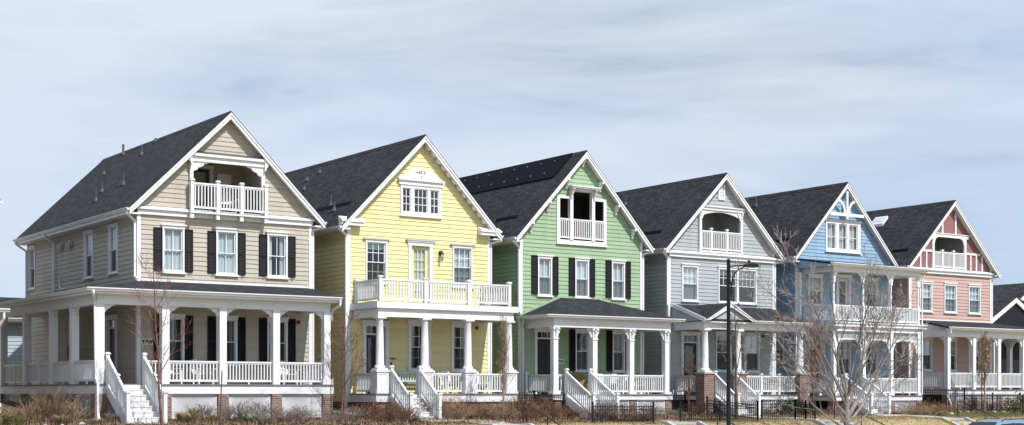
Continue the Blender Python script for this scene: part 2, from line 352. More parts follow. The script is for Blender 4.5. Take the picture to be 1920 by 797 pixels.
# ------------------------------------------------------------------ windows, doors, shutters
def window(par, T, u0, u1, z0, z1, top=(2, 1), bot=(2, 1), curtain=None, c=.07, head=.13, sill=True, crown=True, split=True, cap=.05, name='window', cmat=None, crownmat=None, label=None, screen=True):
    """double-hung window: casing, sash with muntins, glass, curtain; returns the hole it needs"""
    a0, a1, b0, b1 = u0 + c, u1 - c, z0 + .1, z1 - head
    m = M(T)
    m.box(u0, a0, 0, .055, z0 + .06, b1); m.box(a1, u1, 0, .055, z0 + .06, b1)
    m.box(u0 - .02, u1 + .02, 0, .065, b1, z1 - .02)
    m.box(a0, a1, 0, .055, b0 - .04, b0)
    for s in ((a0 - .004, a0 + .012), (a1 - .012, a1 + .004)): m.box(*s, -.12, .01, b0, b1)
    m.box(a0 + .02, a1 - .02, -.12, .01, b1 - .02, b1 + .004); m.box(a0 + .02, a1 - .02, -.12, .01, b0 - .004, b0 + .02)
    w = m.build(name, WHITE, par)
    if label: w['label'] = label
    if sill: one('sill', WHITE, w, (u0 - .05, u1 + .05, 0, .10, z0, z0 + .06), T=T)
    if crown: one('window_head', crownmat or WHITE, w, (u0 - cap, u1 + cap, 0, .11, z1 - .02, z1 + .035), T=T)
    sm = M(T); gm = M(T)
    zm = (b0 + b1) / 2
    def sash(s0, s1, q0, q1, d, grid):
        r = .032
        sm.box(s0, s0 + r, d, d + .035, q0, q1); sm.box(s1 - r, s1, d, d + .035, q0, q1)
        sm.box(s0 + r, s1 - r, d, d + .035, q0, q0 + r); sm.box(s0 + r, s1 - r, d, d + .035, q1 - r, q1)
        for i in range(1, grid[0]):
            x = s0 + r + (s1 - s0 - 2 * r) * i / grid[0]; sm.box(x - .013, x + .013, d + .005, d + .03, q0 + r, q1 - r)
        for i in range(1, grid[1]):
            z = q0 + r + (q1 - q0 - 2 * r) * i / grid[1]; sm.box(s0 + r, s1 - r, d + .007, d + .028, z - .013, z + .013)
        gm.poly([(s0 + r, d + .017, q0 + r), (s1 - r, d + .017, q0 + r), (s1 - r, d + .017, q1 - r), (s0 + r, d + .017, q1 - r)])
    if split:
        sash(a0 + .013, a1 - .013, zm - .02, b1 - .021, -.045, top); sash(a0 + .013, a1 - .013, b0 + .021, zm + .02, -.085, bot)
    else: sash(a0 + .013, a1 - .013, b0 + .021, b1 - .021, -.05, top)
    sm.build('sash', WHITE, w); gm.build('pane', GLASS, w)
    if screen:
        q = M(T); q.poly([(a0 + .02, -.035, b0 + .02), (a1 - .02, -.035, b0 + .02), (a1 - .02, -.035, zm - .03), (a0 + .02, -.035, zm - .03)]); q.build('insect_screen', SCREEN, w)
    if curtain:
        cm = M(T)
        def cloth(s0, s1, q0, q1, d=-.135):
            n = max(4, int((s1 - s0) / .035)); ph = random.random() * 6
            for i in range(n):
                xa = s0 + (s1 - s0) * i / n; xb = s0 + (s1 - s0) * (i + 1) / n
                f = lambda x: d + .022 * math.sin(x * 42 + ph) + .012 * math.sin(x * 97 + ph * 2)
                cm.poly([(xa, f(xa), q0), (xb, f(xb), q0), (xb, f(xb), q1), (xa, f(xa), q1)])
        if curtain == 'full': cloth(a0 - .02, a1 + .02, b0 - .02, b1)
        elif curtain == 'top': cloth(a0 - .02, a1 + .02, b0 + (b1 - b0) * random.uniform(.48, .62), b1)
        elif curtain == 'sides': k = (a1 - a0) * .27; cloth(a0 - .02, a0 + k, b0, b1); cloth(a1 - k, a1 + .02, b0, b1)
        elif curtain == 'valance': cloth(a0 - .02, a1 + .02, b1 - .28, b1)
        elif curtain == 'blind': cm.box(a0 - .01, a1 + .01, -.17, -.15, b0 + (b1 - b0) * random.uniform(.1, .5), b1)
        cm.build('curtain', cmat or (CURTAIN3 if curtain == 'blind' else CURTAIN), w, fix=False)
    return (a0 - .003, a1 + .003, b0 - .003, b1 + .003)
def whole(u0, u1, z0, z1, c=.07, head=.13): return (u0 + c - .003, u1 - c + .003, z0 + .1 - .003, z1 - head + .003)

def shutters(par, T, *spans, z0, z1):
    for s0, s1 in spans:
        m = M(T)
        m.box(s0, s0 + .05, .024, .062, z0, z1); m.box(s1 - .05, s1, .024, .062, z0, z1)
        zm = z0 + (z1 - z0) * .48
        for a, b in ((z0, z0 + .07), (zm - .04, zm + .04), (z1 - .06, z1)): m.box(s0 + .05, s1 - .05, .024, .060, a, b)
        for a, b in ((z0 + .07, zm - .04), (zm + .04, z1 - .06)):
            n = int((b - a) / .055)
            for i in range(n):
                q = a + (b - a) * i / n
                m.poly([(s0 + .05, .052, q), (s1 - .05, .052, q), (s1 - .05, .03, q + (b - a) / n), (s0 + .05, .03, q + (b - a) / n)])
                m.poly([(s0 + .05, .03, q), (s1 - .05, .03, q), (s1 - .05, .052, q), (s0 + .05, .052, q)])
        sh = m.build('shutter', SHUT, par)
        h = M(T); x = (s0 + s1) / 2
        h.tube([(x, .06, z0 + .02), (x, .07, z0 - .05), (x + .05, .07, z0 - .09), (x + .08, .07, z0 - .06)], .012, 5)
        h.build('holdback', BLACK, sh)

def door(par, T, u0, u1, z0, z1, mat, tran=.30, glass=None, c=.13, head=.15, grid=(1, 1), handle=1):
    a0, a1, b1 = u0 + c, u1 - c, z1 - head
    m = M(T); m.box(u0, a0, 0, .06, z0, b1); m.box(a1, u1, 0, .06, z0, b1); m.box(u0 - .03, u1 + .03, 0, .07, b1, z1); m.box(u0 - .07, u1 + .07, 0, .11, z1, z1 + .04)
    m.box(a0 - .004, a0 + .02, -.14, .01, z0, b1); m.box(a1 - .02, a1 + .004, -.14, .01, z0, b1)
    zt = b1 - tran if tran else b1
    if tran: m.box(a0 + .02, a1 - .02, -.09, .012, zt - .06, zt)
    f = m.build('door_frame', WHITE, par)
    if tran:
        g = M(T); g.poly([(a0 + .02, -.05, zt), (a1 - .02, -.05, zt), (a1 - .02, -.05, b1), (a0 + .02, -.05, b1)]); tw = g.build('transom_window', GLASS, f)
        mm = M(T)
        for i in range(1, 3): x = a0 + (a1 - a0) * i / 3; mm.box(x - .015, x + .015, -.06, -.03, zt, b1)
        mm.build('muntin', WHITE, f)
    zt2 = zt - .06 if tran else zt
    d = M(T); w = a1 - a0 - .05; s0 = a0 + .025; s1 = a1 - .025
    if glass:
        r = glass
        d.box(s0, s0 + r, -.11, -.06, z0 + .02, zt2 - .01); d.box(s1 - r, s1, -.11, -.06, z0 + .02, zt2 - .01)
        d.box(s0 + r, s1 - r, -.11, -.06, z0 + .02, z0 + .25); d.box(s0 + r, s1 - r, -.11, -.06, zt2 - r - .01, zt2 - .01)
        for i in range(1, grid[0]): x = s0 + r + (s1 - s0 - 2 * r) * i / grid[0]; d.box(x - .012, x + .012, -.1, -.065, z0 + .25, zt2 - r)
        for i in range(1, grid[1]): z = z0 + .25 + (zt2 - r - z0 - .25) * i / grid[1]; d.box(s0 + r, s1 - r, -.098, -.067, z - .012, z + .012)
    else:
        d.box(s0, s1, -.11, -.07, z0 + .02, zt2 - .01)
        for i in range(2):
            for j, (p, q) in enumerate(((.10, .38), (.45, .92))):
                x0 = s0 + .1 + i * (w / 2 - .02); H = zt2 - z0
                d.box(x0, x0 + w / 2 - .17, -.071, -.055, z0 + H * p, z0 + H * q)
    dr = d.build('door', mat, par)
    if glass:
        g = M(T); g.poly([(s0 + glass, -.085, z0 + .25), (s1 - glass, -.085, z0 + .25), (s1 - glass, -.085, zt2 - glass), (s0 + glass, -.085, zt2 - glass)]); g.build('pane', GLASS, dr)
    h = M(T); x = s1 - .07 if handle > 0 else s0 + .07
    h.box(x - .02, x + .02, -.062, -.03, z0 + .95, z0 + 1.15); h.box(x - .06, x + .02, -.04, -.02, z0 + 1.0, z0 + 1.03)
    h.build('handle', BRONZE, dr)
    return (a0 - .003, a1 + .003, z0, b1 + .003)
def doorhole(u0, u1, z0, z1, c=.13, head=.15): return (u0 + c - .003, u1 - c + .003, z0, z1 - head + .003)

# ------------------------------------------------------------------ railings, posts, stairs
def rail_mesh(m, a, b, zb, zt, sp=.128, w=.042, dz=0):
    """balustrade from a=(x,y) to b=(x,y); dz: how much it drops from a to b (stairs)"""
    A = Vector((a[0], a[1], 0)); B = Vector((b[0], b[1], 0)); L = (B - A).length
    m.beam((a[0], a[1], zt - .035), (b[0], b[1], zt - .035 - dz), .09, .06)
    m.beam((a[0], a[1], zt - .085), (b[0], b[1], zt - .085 - dz), .045, .05)
    m.beam((a[0], a[1], zb + .03), (b[0], b[1], zb + .03 - dz), .05, .075)
    n = max(2, round(L / sp))
    for i in range(n):
        t = (i + .5) / n; q = A.lerp(B, t); m.cbox(q.x, q.y, w, w, zb + .05 - dz * t, zt - .1 - dz * t)
def railing(par, segs, zb, zt, name='railing', mat=None, foot=None, **kw):
    for a, b in segs:
        m = M(); rail_mesh(m, a, b, zb, zt, **kw)
        if foot is not None:
            L = math.hypot(b[0] - a[0], b[1] - a[1])
            if L > 1.2: q = ((a[0] + b[0]) / 2, (a[1] + b[1]) / 2); m.cbox(*q, .05, .05, foot, zb)
        m.build(name, mat or WHITE, par)
def newel(par, x, y, z0, z1, w=.12, name='newel_post', mat=None):
    m = M(); m.cbox(x, y, w, w, z0, z1 - .06); m.cbox(x, y, w + .06, w + .06, z1 - .06, z1 - .02); m.cbox(x, y, w + .02, w + .02, z1 - .02, z1 + .015)
    return m.build(name, mat or WHITE, par)
def stairs(par, x0, x1, ytop, ztop, run, zbot, n, mid=False, railw=True, flare=0):
    h = (ztop - zbot) / n; t = run / n
    st = M()
    for i in range(n):
        z = ztop - h * (i + 1); y = ytop - t * i
        st.box(x0, x1, y - t - .035, y + .015, z - .045, z)               # tread
        st.box(x0, x1, y - .018, y, z, z + h - .045)                     # riser
    s = st.build('front_stairs', TREAD, par)
    for x in (x0 - .03, x1 + .03):
        g = M(); g.ext([(ytop, ztop - .05), (ytop, ztop - .45), (ytop - run, zbot - .3), (ytop - run - .02, zbot + .12)], 'x', x - .025, x + .025); g.build('stringer', WHITE2, s)
        if railw:
            yb = ytop - run - .03
            newel(s, x, ytop - .02, ztop - .2, ztop + 1.12); newel(s, x, yb, zbot - .3, zbot + 1.12)
            r = M()
            rail_mesh(r, (x, ytop - .08), (x, yb + .06), ztop + .10, ztop + .97, sp=.135, dz=ztop - zbot - .02)
            r.build('handrail', WHITE, s)
            if mid: newel(s, x, ytop - run * .52, zbot - .3 + .3, (ztop + zbot) / 2 + 1.03, .10)
    return s
def bracket(m, x, y, z, w, h, sgn, t=.08, style='scroll', axis='x'):
    """sawn bracket in the corner of post and beam; (x,y,z) = inner corner at the beam, sgn = direction along the axis"""
    if style == 'scroll':
        pts = [(0, 0), (w, 0), (w, -.10 * h), (w * .86, -.2 * h), (w * .72, -.2 * h), (w * .66, -.38 * h), (w * .5, -.56 * h), (w * .34, -.62 * h), (w * .28, -.82 * h), (w * .14, -1.0 * h), (0, -1.0 * h)]
    elif style == 'arch':
        k = 8; pts = [(0, 0), (w, 0), (w, -.07 * h)] + [(w - w * .86 * math.sin(a), -.07 * h - h * .93 * (1 - math.cos(a))) for a in [math.pi / 2 * i / k for i in range(1, k)]] + [(w * .14, -h), (0, -h)]
    else:  # open knee: slim curved strut
        k = 8; o = [(w * (1 - math.sin(a)), -h * (1 - math.cos(a))) for a in [math.pi / 2 * i / k for i in range(k + 1)]]
        i_ = [(w * .80 * (1 - math.sin(a)) - .0, -h * .12 - h * .70 * (1 - math.cos(a)) + .02) for a in [math.pi / 2 * i / k for i in range(k + 1)]]
        pts = o[::1] + [(q[0] - .02, q[1]) for q in reversed(i_)]
        pts = [(w, 0), (w, -.08 * h)] + [(w - w * .9 * math.sin(a), -.08 * h - .92 * h * (1 - math.cos(a))) for a in [math.pi / 2 * i / k for i in range(1, k + 1)]] + [(0, -h), (0, -.8 * h)] + [(w * .78 - w * .78 * math.sin(a), -.02 - .78 * h * (1 - math.cos(a))) for a in [math.pi / 2 * i / k for i in range(k, -1, -1)]]
        pts = pts[:-1] + [(w * .6, 0)]
    if axis == 'x': m.ext([(x + sgn * a, z + b) for a, b in pts], 'y', y - t / 2, y + t / 2)
    else: m.ext([(y + sgn * a, z + b) for a, b in pts], 'x', x - t / 2, x + t / 2)

def post_square(par, x, y, z0, z1, w=.28, brk=None, br=(1, 1), bw=.42, bh=.30, cap=True, basebox=0, name='porch_post', axis='x', collar=0, mat=None):
    m = M()
    m.cbox(x, y, w, w, z0, z1)
    if cap: m.cbox(x, y, w + .08, w + .08, z0, z0 + .12)
    if basebox: m.cbox(x, y, w + .16, w + .14, z0, z0 + basebox)
    if collar: m.cbox(x, y, w + .06, w + .06, collar, collar + .05); m.cbox(x, y, w + .09, w + .09, z1 - .1, z1)
    p = m.build(name, mat or WHITE, par)
    if brk:
        for s in (-1, 1):
            if br[0 if s < 0 else 1]:
                b = M()
                if axis == 'x': bracket(b, x + s * w / 2, y, z1, bw, bh, s, style=brk)
                else: bracket(b, x, y + s * w / 2, z1, bw, bh, s, style=brk, axis='y')
                b.build('bracket', mat or WHITE, p)
    return p
def column_round(par, x, y, z0, z1, r=.165, name='porch_column'):
    m = M(); m.cbox(x, y, r * 2.9, r * 2.9, z0, z0 + .07); m.cbox(x, y, r * 2.5, r * 2.5, z1 - .07, z1)
    m.lathe(x, y, [(r * 1.36, z0 + .07), (r * 1.40, z0 + .12), (r * 1.30, z0 + .16), (r * 1.12, z0 + .18), (r * 1.1, z0 + .22), (r, z0 + .26), (r * .99, z0 + .8), (r * .93, z0 + 1.3), (r * .83, z1 - .22), (r * .9, z1 - .2), (r * .9, z1 - .17), (r * .84, z1 - .16), (r * .86, z1 - .13), (r * 1.12, z1 - .07)], 20)
    return m.build(name, WHITE, par, smooth=True)

def gutter(par, pts, name='gutter', w=.13, h=.12):
    """K-style gutter along a polyline at the eave (top inner edge), run in x or y"""
    m = M()
    for (a, b, out) in pts:      # a,b 3D, out = (ox,oy) outward unit
        A = Vector(a); B = Vector(b); O = Vector((out[0], out[1], 0))
        prof = [(0, 0), (0, -h), (w * .55, -h), (w * .7, -h * .55), (w, -h * .3), (w, 0), (w * .9, 0), (w * .86, -.02), (.02, -.02)]
        n = len(m.v); k = len(prof)
        for q in (A, B):
            for o_, z in prof: m.v.append(tuple(q + O * o_ + Vector((0, 0, z))))
        m.f.append([n + i for i in range(k)]); m.f.append([n + k + i for i in reversed(range(k))])
        for i in range(k): j = (i + 1) % k; m.f.append([n + i, n + k + i, n + k + j, n + j])
    return m.build(name, GUTTER, par)
def downspout(par, pts, r=.045, name='downspout', mat=None):
    m = M()
    for a, b in zip(pts, pts[1:]): m.beam(a, b, r * 1.7, r * 1.9)
    return m.build(name, mat or GUTTER, par)

# ------------------------------------------------------------------ house shell
W = 7.05; RC = 3.5; OH = .45; APEX = 12.03; SL = 1.02; BACK = 13.7
def rz(u): return APEX - abs(u - RC) * SL
def shell(par, mat, zb, holes_f, holes_l=(), xl=0.0, gable_mat=None, split=None, roofstep=False, gable_holes=None):
    """walls, roof, soffits, rakes, gutters and corner boards; returns roof object"""
    eb = 8.28
    L = lambda z: xl if z <= eb - .2 else max(xl, RC - (APEX - .22 - z) / SL)
    Rr = lambda z: W if z <= eb - .2 else min(W, RC + (APEX - .22 - z) / SL)
    top = APEX - .24
    brk = [APEX - .22 - (RC - xl) * SL, APEX - .22 - (W - RC) * SL]
    m = M(front()); siding(m, zb, split or top, L, Rr, brk, holes_f)
    # left, right and back walls
    fr = len(m.v)
    m.T = leftside(xl); siding(m, zb, 8.1, lambda z: 0, lambda z: BACK, (), holes_l)
    m.T = lambda s, d, z: (W + d, s, z); siding(m, zb, 8.1, lambda z: 0, lambda z: BACK)
    m.T = lambda s, d, z: (s, BACK + d, z); siding(m, zb, top, L, Rr, brk)
    w = m.build('clapboard_wall', mat, par, fix=False)
    if split:
        g = M(front())
        if gable_mat is None: siding(g, split, top, L, Rr, brk, holes_f)
        else: siding(g, split, top, L, Rr, brk, holes_f, lip=.0)
        g.build('gable_wall', gable_mat or mat, par, fix=False)
    # inside: partitions and floors keep the rooms dark
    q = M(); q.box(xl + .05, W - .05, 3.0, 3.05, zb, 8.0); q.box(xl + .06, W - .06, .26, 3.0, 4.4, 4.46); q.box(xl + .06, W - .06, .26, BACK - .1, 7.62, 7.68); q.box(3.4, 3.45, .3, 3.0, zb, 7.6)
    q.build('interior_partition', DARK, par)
    # roof
    y0, y1 = -.36, 14.12
    tip = RC + W - xl
    ul, ur = xl - OH - (0), W + OH
    def chevron(m, off_top, off_bot, ya, yb, inset=0):
        m.ext([(ul + inset, rz(ul + inset) - off_top), (RC, APEX - off_top), (ur - inset, rz(ur - inset) - off_top), (ur - inset, rz(ur - inset) - off_bot), (RC, APEX - off_bot), (ul + inset, rz(ul + inset) - off_bot)], 'y', ya, yb)
    rm = M(); chevron(rm, 0, .05, y0, y1)
    rm.ext([(RC - .17, APEX - .155), (RC, APEX + .022), (RC + .17, APEX - .155), (RC + .17, APEX - .17), (RC, APEX), (RC - .17, APEX - .17)], 'y', y0 + .02, y1 - .02)
    roof = rm.build('roof', ROOFX, par)
    s = M(); chevron(s, .053, .20, -.30, 14.06, .04); s.build('roof_soffit', WHITE, par)
    k = M(); chevron(k, .052, .30, -.345, -.303, .02); chevron(k, .053, .14, -.375, -.347, .0); k.build('rake_board', WHITE, par)
    k = M(); chevron(k, .052, .30, 14.063, 14.10, .02); k.build('rake_board', WHITE, par)
    for x0, x1 in ((ul + .02, xl - .026), (W + .026, ur - .02)):
        e = M(); e.box(x0, x1, -.298, 14.05, 7.80, 7.86); 
        e.build('eave_soffit', WHITE, par)
    for x, sg in ((ul, -1), (ur, 1)):
        f = M(); f.box(min(x - .0 * sg, x - .03 * sg), max(x, x - .03 * sg), -.297, 14.05, 7.80, rz(ul if sg < 0 else ur) - .06); f.build('fascia', WHITE, par)
        gutter(par, [((x, -.33, rz(ul if sg < 0 else ur) - .02), (x, 14.1, rz(ul if sg < 0 else ur) - .02), (sg, 0))], w=.11, h=.11)
    for x, sg in ((xl, -1), (W, 1)):
        c = M()
        a, b = (x - .03, x + .11) if sg < 0 else (x - .11, x + .03)
        c.box(a, b, -.036, .0, zb, 8.2)
        a, b = (x - .036, x) if sg < 0 else (x, x + .036)
        c.box(a, b, -.035, .12, zb, 7.8)
        c.build('corner_board', WHITE, par)
        c = M(); c.box(a, b, BACK - .12, BACK + .04, zb, 7.8); c.build('corner_board', WHITE, par)
    one('frieze_board', mat, par, (xl - .034, xl, .12, BACK - .12, 7.56, 7.80)); one('frieze_board', mat, par, (W, W + .034, .12, BACK - .12, 7.56, 7.80))
    return roof
def roof_vent(roof, x, y, h=.45, r=.05):
    """plumbing vent standing on the left or right slope, with a flashing"""
    z = rz(x); s = 1 if x < RC else -1
    m = M(); m.lathe(x, y, [(r, z - .1), (r, z + h)], 8); o = m.build('vent_pipe', PVC, roof)
    f = M(); f.lathe(x, y, [(r * 2.4, z - .03), (r * 1.1, z + .14), (r * 1.02, z + .15)], 10); f.build('flashing', PVC, o)
def roof_seam(roof, y0, y1, x):
    """dark snow-guard strip lying on the slope"""
    m = M(); z = rz(x); m.box(x - .05, x + .05, y0, y1, z - .02, z + .09); m.build('snow_guard', BLACK, roof)
def cornice(par, z0, z1, x0, x1, dep=.16, led=.07):
    m = M(); m.box(x0, x1, -dep + .05, -.028, z0, z1 - .07); m.box(x0 - .05, x1 + .05, -dep - .03, -.028, z1 - .07, z1)
    m.ext([(-dep - .03, z1), (-.028, z1), (-.028, z1 + led)], 'x', x0 - .05, x1 + .05)
    return m.build('cornice', WHITE, par)
def recess(par, u0, u1, z0, z1, mat, depth=2.2, doorx=None):
    """room of a recessed attic balcony behind an opening in the gable"""
    m = M()
    hl = lambda u: min(z1 + .35, rz(u) - .30)
    # back wall (follows the roof), side walls, floor, sloped ceiling
    us = [u0 - .3, RC - (APEX - .30 - z1 - .35) / SL, RC + (APEX - .30 - z1 - .35) / SL, u1 + .3]
    us = sorted(us); us = [max(u0 - .3, min(u1 + .3, u)) for u in us]
    for a, b in zip(us, us[1:]):
        if b - a > .01: m.poly([(a, depth, z0), (b, depth, z0), (b, depth, hl(b)), (a, depth, hl(a))])
    for x in (us[0], us[-1]): m.poly([(x, .03, z0), (x, depth, z0), (x, depth, hl(x)), (x, .03, hl(x))])
    m.build('balcony_wall', mat, par, fix=False)
    c = M()
    for a, b in zip(us, us[1:]):
        if b - a > .01: c.poly([(a, .03, hl(a)), (b, .03, hl(b)), (b, depth, hl(b)), (a, depth, hl(a))])
    c.build('balcony_ceiling', mat, par, fix=False)
    f = M(); f.box(us[0], us[-1], .03, depth, z0 - .06, z0); f.build('balcony_floor', DECK, par)
    if doorx:
        door(par, lambda s, d, z: (s, depth - d - .12, z), doorx[0], doorx[1], z0, min(z0 + 2.15, hl(doorx[0]) - .1), DOORBR if len(doorx) < 3 else doorx[2], tran=0, glass=.12, c=.1, head=.1)

def porch_base(par, x0, x1, yf, zd, fas, zg, mat=WHITE2, yb=-.03):
    one('porch_floor', DECK, par, (x0 - .04, x1 + .04, yf - .04, yb, zd - .045, zd))
    m = M(); m.box(x0, x1, yf, yf + .04, zd - fas, zd - .05); m.box(x0, x0 + .04, yf + .04, yb, zd - fas, zd - .05); m.box(x1 - .04, x1, yf + .04, yb, zd - fas, zd - .05)
    m.build('deck_fascia', mat, par)
def pier(par, x, y, z0, z1, w=.38, d=.38, mat=None, cap=False):
    m = M(); m.cbox(x, y, w, d, z0, z1); o = m.build('brick_pier', mat or BRICK, par)
    if cap:
        c = M(); c.cbox(x, y, w + .1, d + .1, z1, z1 + .07); c.build('pier_cap', CONC, o)
    return o
def lattice(par, x0, x1, y, z0, z1, side=None, sp=.11):
    """framed panel of crossed laths; side=x builds it in the yz plane"""
    m = M() if side is None else M(lambda s, d, z: (side - d, s, z))
    if side is None: m.T = lambda s, d, z: (s, y - d, z)
    m.box(x0, x1, 0, .03, z1 - .06, z1); m.box(x0, x1, 0, .03, z0, z0 + .06); m.box(x0, x0 + .06, 0, .03, z0 + .06, z1 - .06); m.box(x1 - .06, x1, 0, .03, z0 + .06, z1 - .06)
    w, h = x1 - x0, z1 - z0
    for sg in (1, -1):
        k = -h
        while k < w:
            a = max(0, k); b = min(w, k + h)
            if b > a + .02:
                za, zb_ = (a - k, b - k) if sg > 0 else (h - (a - k), h - (b - k))
                t = .043; d = .006 if sg > 0 else .016
                m.poly([(x0 + a, d, z0 + max(0, za - t)), (x0 + b, d, z0 + max(0, zb_ - t)), (x0 + b, d, z0 + min(h, zb_ + t)), (x0 + a, d, z0 + min(h, za + t))])
            k += sp
    return m.build('lattice_panel', WHITE2, par, fix=False)
def shed_roof(par, pts, t=.09, name='porch_roof', mat=None):
    m = M()
    for q in pts: m.slab(q, t)
    return m.build(name, mat or ROOFY, par)
def text(par, s, size, loc, rot, mat, name='house_number', depth=.006, off=.0):
    cu = bpy.data.curves.new('number_text', 'FONT'); cu.body = s; cu.size = size; cu.extrude = depth; cu.offset = off; cu.space_character = 1.05
    to = bpy.data.objects.new('number_text', cu); col.objects.link(to)
    dg = bpy.context.evaluated_depsgraph_get(); me = bpy.data.meshes.new_from_object(to.evaluated_get(dg))
    bpy.data.objects.remove(to); bpy.data.curves.remove(cu)
    me.materials.clear(); me.materials.append(mat)
    o = bpy.data.objects.new(name, me); col.objects.link(o); o.parent = par; o.location = loc; o.rotation_euler = rot
    return o
FR = (R(90), 0, 0)
def bell(par, x, z, mat=RED):
    m = M(front()); m.box(x - .07, x + .07, .024, .06, z - .07, z + .07); o = m.build('alarm_bell', mat, par)
    c = M(); c.T = lambda a, b, q: (x + a, -.06 - q, z + b); c.lathe(0, 0, [(.05, 0), (.06, .03), (.03, .06)], 10); c.build('strobe', mat, o)

# ================================================================== HOUSE 1 (beige)
random.seed(5)
F = front()
def house1():
    global RC, APEX, SL
    RC, APEX, SL = 3.40, 12.07, .98
    h = thing('house', 'beige clapboard house with black shutters and wraparound porch, numbered 9709', 'house', (0, 0, 0), 'gabled houses in a row')
    xl = -.25; zd = 1.40
    WS = ((.72, 1.60), (2.91, 3.80), (5.09, 5.98))
    hf = [whole(a, b, 5.64, 7.5) for a, b in WS] + [whole(a, b, 2.1, 4.08) for a, b in WS] + [(1.93, 4.79, 8.1, 10.02)]
    T = leftside(xl)
    sw = ((2.05, 3.05), (4.9, 5.93), (12.5, 13.4))
    hl = [whole(a, b, 5.72, 7.66, .08, .1) for a, b in sw] + [whole(9.3, 10.2, 2.0, 3.98, .08, .1), doorhole(2.15, 3.35, zd, 4.1)]
    roof = shell(h, SID['beige'], 1.0, hf, hl, xl=xl, split=7.98)
    one('foundation', CONC, h, (xl + .03, W - .03, .03, BACK - .03, -.3, 1.0))
    for i, (a, b) in enumerate(WS):
        window(h, F, a, b, 5.64, 7.5, curtain=('full', 'full', 'sides')[i], cap=.07, screen=False)
        window(h, F, a, b, 2.1, 4.08, curtain=(None, 'sides', None)[i], cmat=CURTAIN3)
        shutters(h, F, (a - .36, a - .01), (b + .01, b + .35), z0=5.74, z1=7.38)
        shutters(h, F, (a - .36, a - .01), (b + .01, b + .35), z0=2.16, z1=4.06)
    for a, b in sw: window(h, T, a, b, 5.72, 7.66, c=.08, head=.1, curtain='top', cmat=SKYREFL)  # white sheet behind each upper sash paints in the reflected sky
    window(h, T, 9.3, 10.2, 2.0, 3.98, c=.08, head=.1)
    door(h, T, 2.15, 3.35, zd, 4.1, DOORDK)
    # gable: cornice, balcony
    cornice(h, 7.84, 8.10, xl - .02, W + .02)
    recess(h, 1.93, 4.79, 8.12, 10.0, SID['beige'], 2.4, (2.75, 3.75))
    one('balcony_window', WHITE, h, (3.95, 4.55, 2.2, 2.37, 8.9, 10.0))
    one('balcony_header', WHITE, h, (1.86, 4.9, -.20, -.03, 10.02, 10.22), (1.78, 5.0, -.28, -.03, 10.22, 10.34))
    t = M(); t.ext([(-.30, 10.34), (-.03, 10.34), (-.03, 10.44)], 'x', 1.76, 5.02); t.build('header_ledge', PVC, h)
    for x, s in ((1.86, 1), (4.86, -1)):
        p = M(); p.cbox(x, -.09, .13, .12, 8.12, 10.02); q = p.build('balcony_column', WHITE, h)
        b = M(); bracket(b, x + s * .065, -.1, 10.02, .62, .36, s, .10); b.build('bracket', WHITE, q)
        b = M(); bracket(b, x - s * .02, -.22, 10.22, .22, .36, -s, .12); b.build('bracket', WHITE, q)
    xs = (1.80, 2.86, 3.86, 4.90)
    for x in xs:
        newel(h, x, -.30, 8.06, 9.30, .13, 'balcony_post')
        one('balcony_corbel', WHITE, h, (x - .07, x + .07, -.34, -.19, 7.80, 8.0))
    one('balcony_ledge', WHITE, h, (1.70, 5.0, -.38, -.192, 8.0, 8.06))
    for a, b in zip(xs, xs[1:]): railing(h, [((a + .065, -.30), (b - .065, -.30))], 8.20, 9.18, 'balcony_railing')
    for x in (xs[0], xs[-1]): railing(h, [((x, -.24), (x, -.04))], 8.20, 9.18, 'balcony_railing')
    # roof details
    lower = M(); zc = APEX - .0
    for x, y, hh in ((2.59, 7.05, .4), (.83, 4.44, .5), (.81, 6.91, .45), (.32, 6.26, .55), (2.12, 10.4, .08), (3.2, 10.94, .45), (3.25, 7.14, .1)): roof_vent(roof, x, y, hh)
    # porch, front and left side
    yf = -2.15; X0 = -2.57
    m = M(); m.box(X0 - .04, W - .06, yf - .04, -.03, zd - .045, zd); m.box(X0 - .04, xl - .03, -.03, 11.5, zd - .045, zd); m.build('porch_floor', DECK, h)
    m = M(); m.box(X0, W - .1, yf, yf + .04, zd - .36, zd - .05); m.box(X0, X0 + .04, yf + .04, 11.5, zd - .36, zd - .05); m.box(W - .14, W - .1, yf + .04, -.03, zd - .36, zd - .05); m.build('deck_fascia', WHITE2, h)
    PX = (-2.42, .02, 2.28, 4.48, 6.67); py = -2.0
    for i, x in enumerate(PX): post_square(h, x, py, zd, 4.26, .28, 'scroll', (i > 0, i < 4), .40, .27, cap=False, basebox=.24 if i == 4 else 0)
    PY = (.75, 3.2, 6.6, 9.9)
    for i, y in enumerate(PY): post_square(h, -2.42, y, zd, 4.26, .28, 'scroll', (1, 1), .40, .27, cap=False, axis='y')
    b = M(); bracket(b, -2.42, py + .14, 4.26, .40, .27, 1, style='scroll', axis='y'); b.build('bracket', WHITE, h)
    one('porch_beam', WHITE, h, (X0, W - .25, yf, yf + .28, 4.26, 4.72), (X0, X0 + .28, yf + .28, 11.5, 4.26, 4.72), (W - .53, W - .25, yf + .28, -.03, 4.26, 4.72))
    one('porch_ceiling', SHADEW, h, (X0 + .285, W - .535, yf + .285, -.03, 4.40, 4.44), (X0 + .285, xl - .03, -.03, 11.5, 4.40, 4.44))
    zw, ze = 5.31, 4.80; ex, ey = -2.92, -2.50; xr = W + .04
    pr = shed_roof(h, [[(ex, ey, ze), (xr, ey, ze), (xr, -.03, zw), (xl - .03, -.03, zw)], [(ex, 11.6, ze), (ex, ey, ze), (xl - .03, -.03, zw), (xl - .03, 11.6, zw)]])
    one('flashing', WHITE, pr, (xl + .12, W - .12, -.07, -.03, zw + .01, zw + .09))
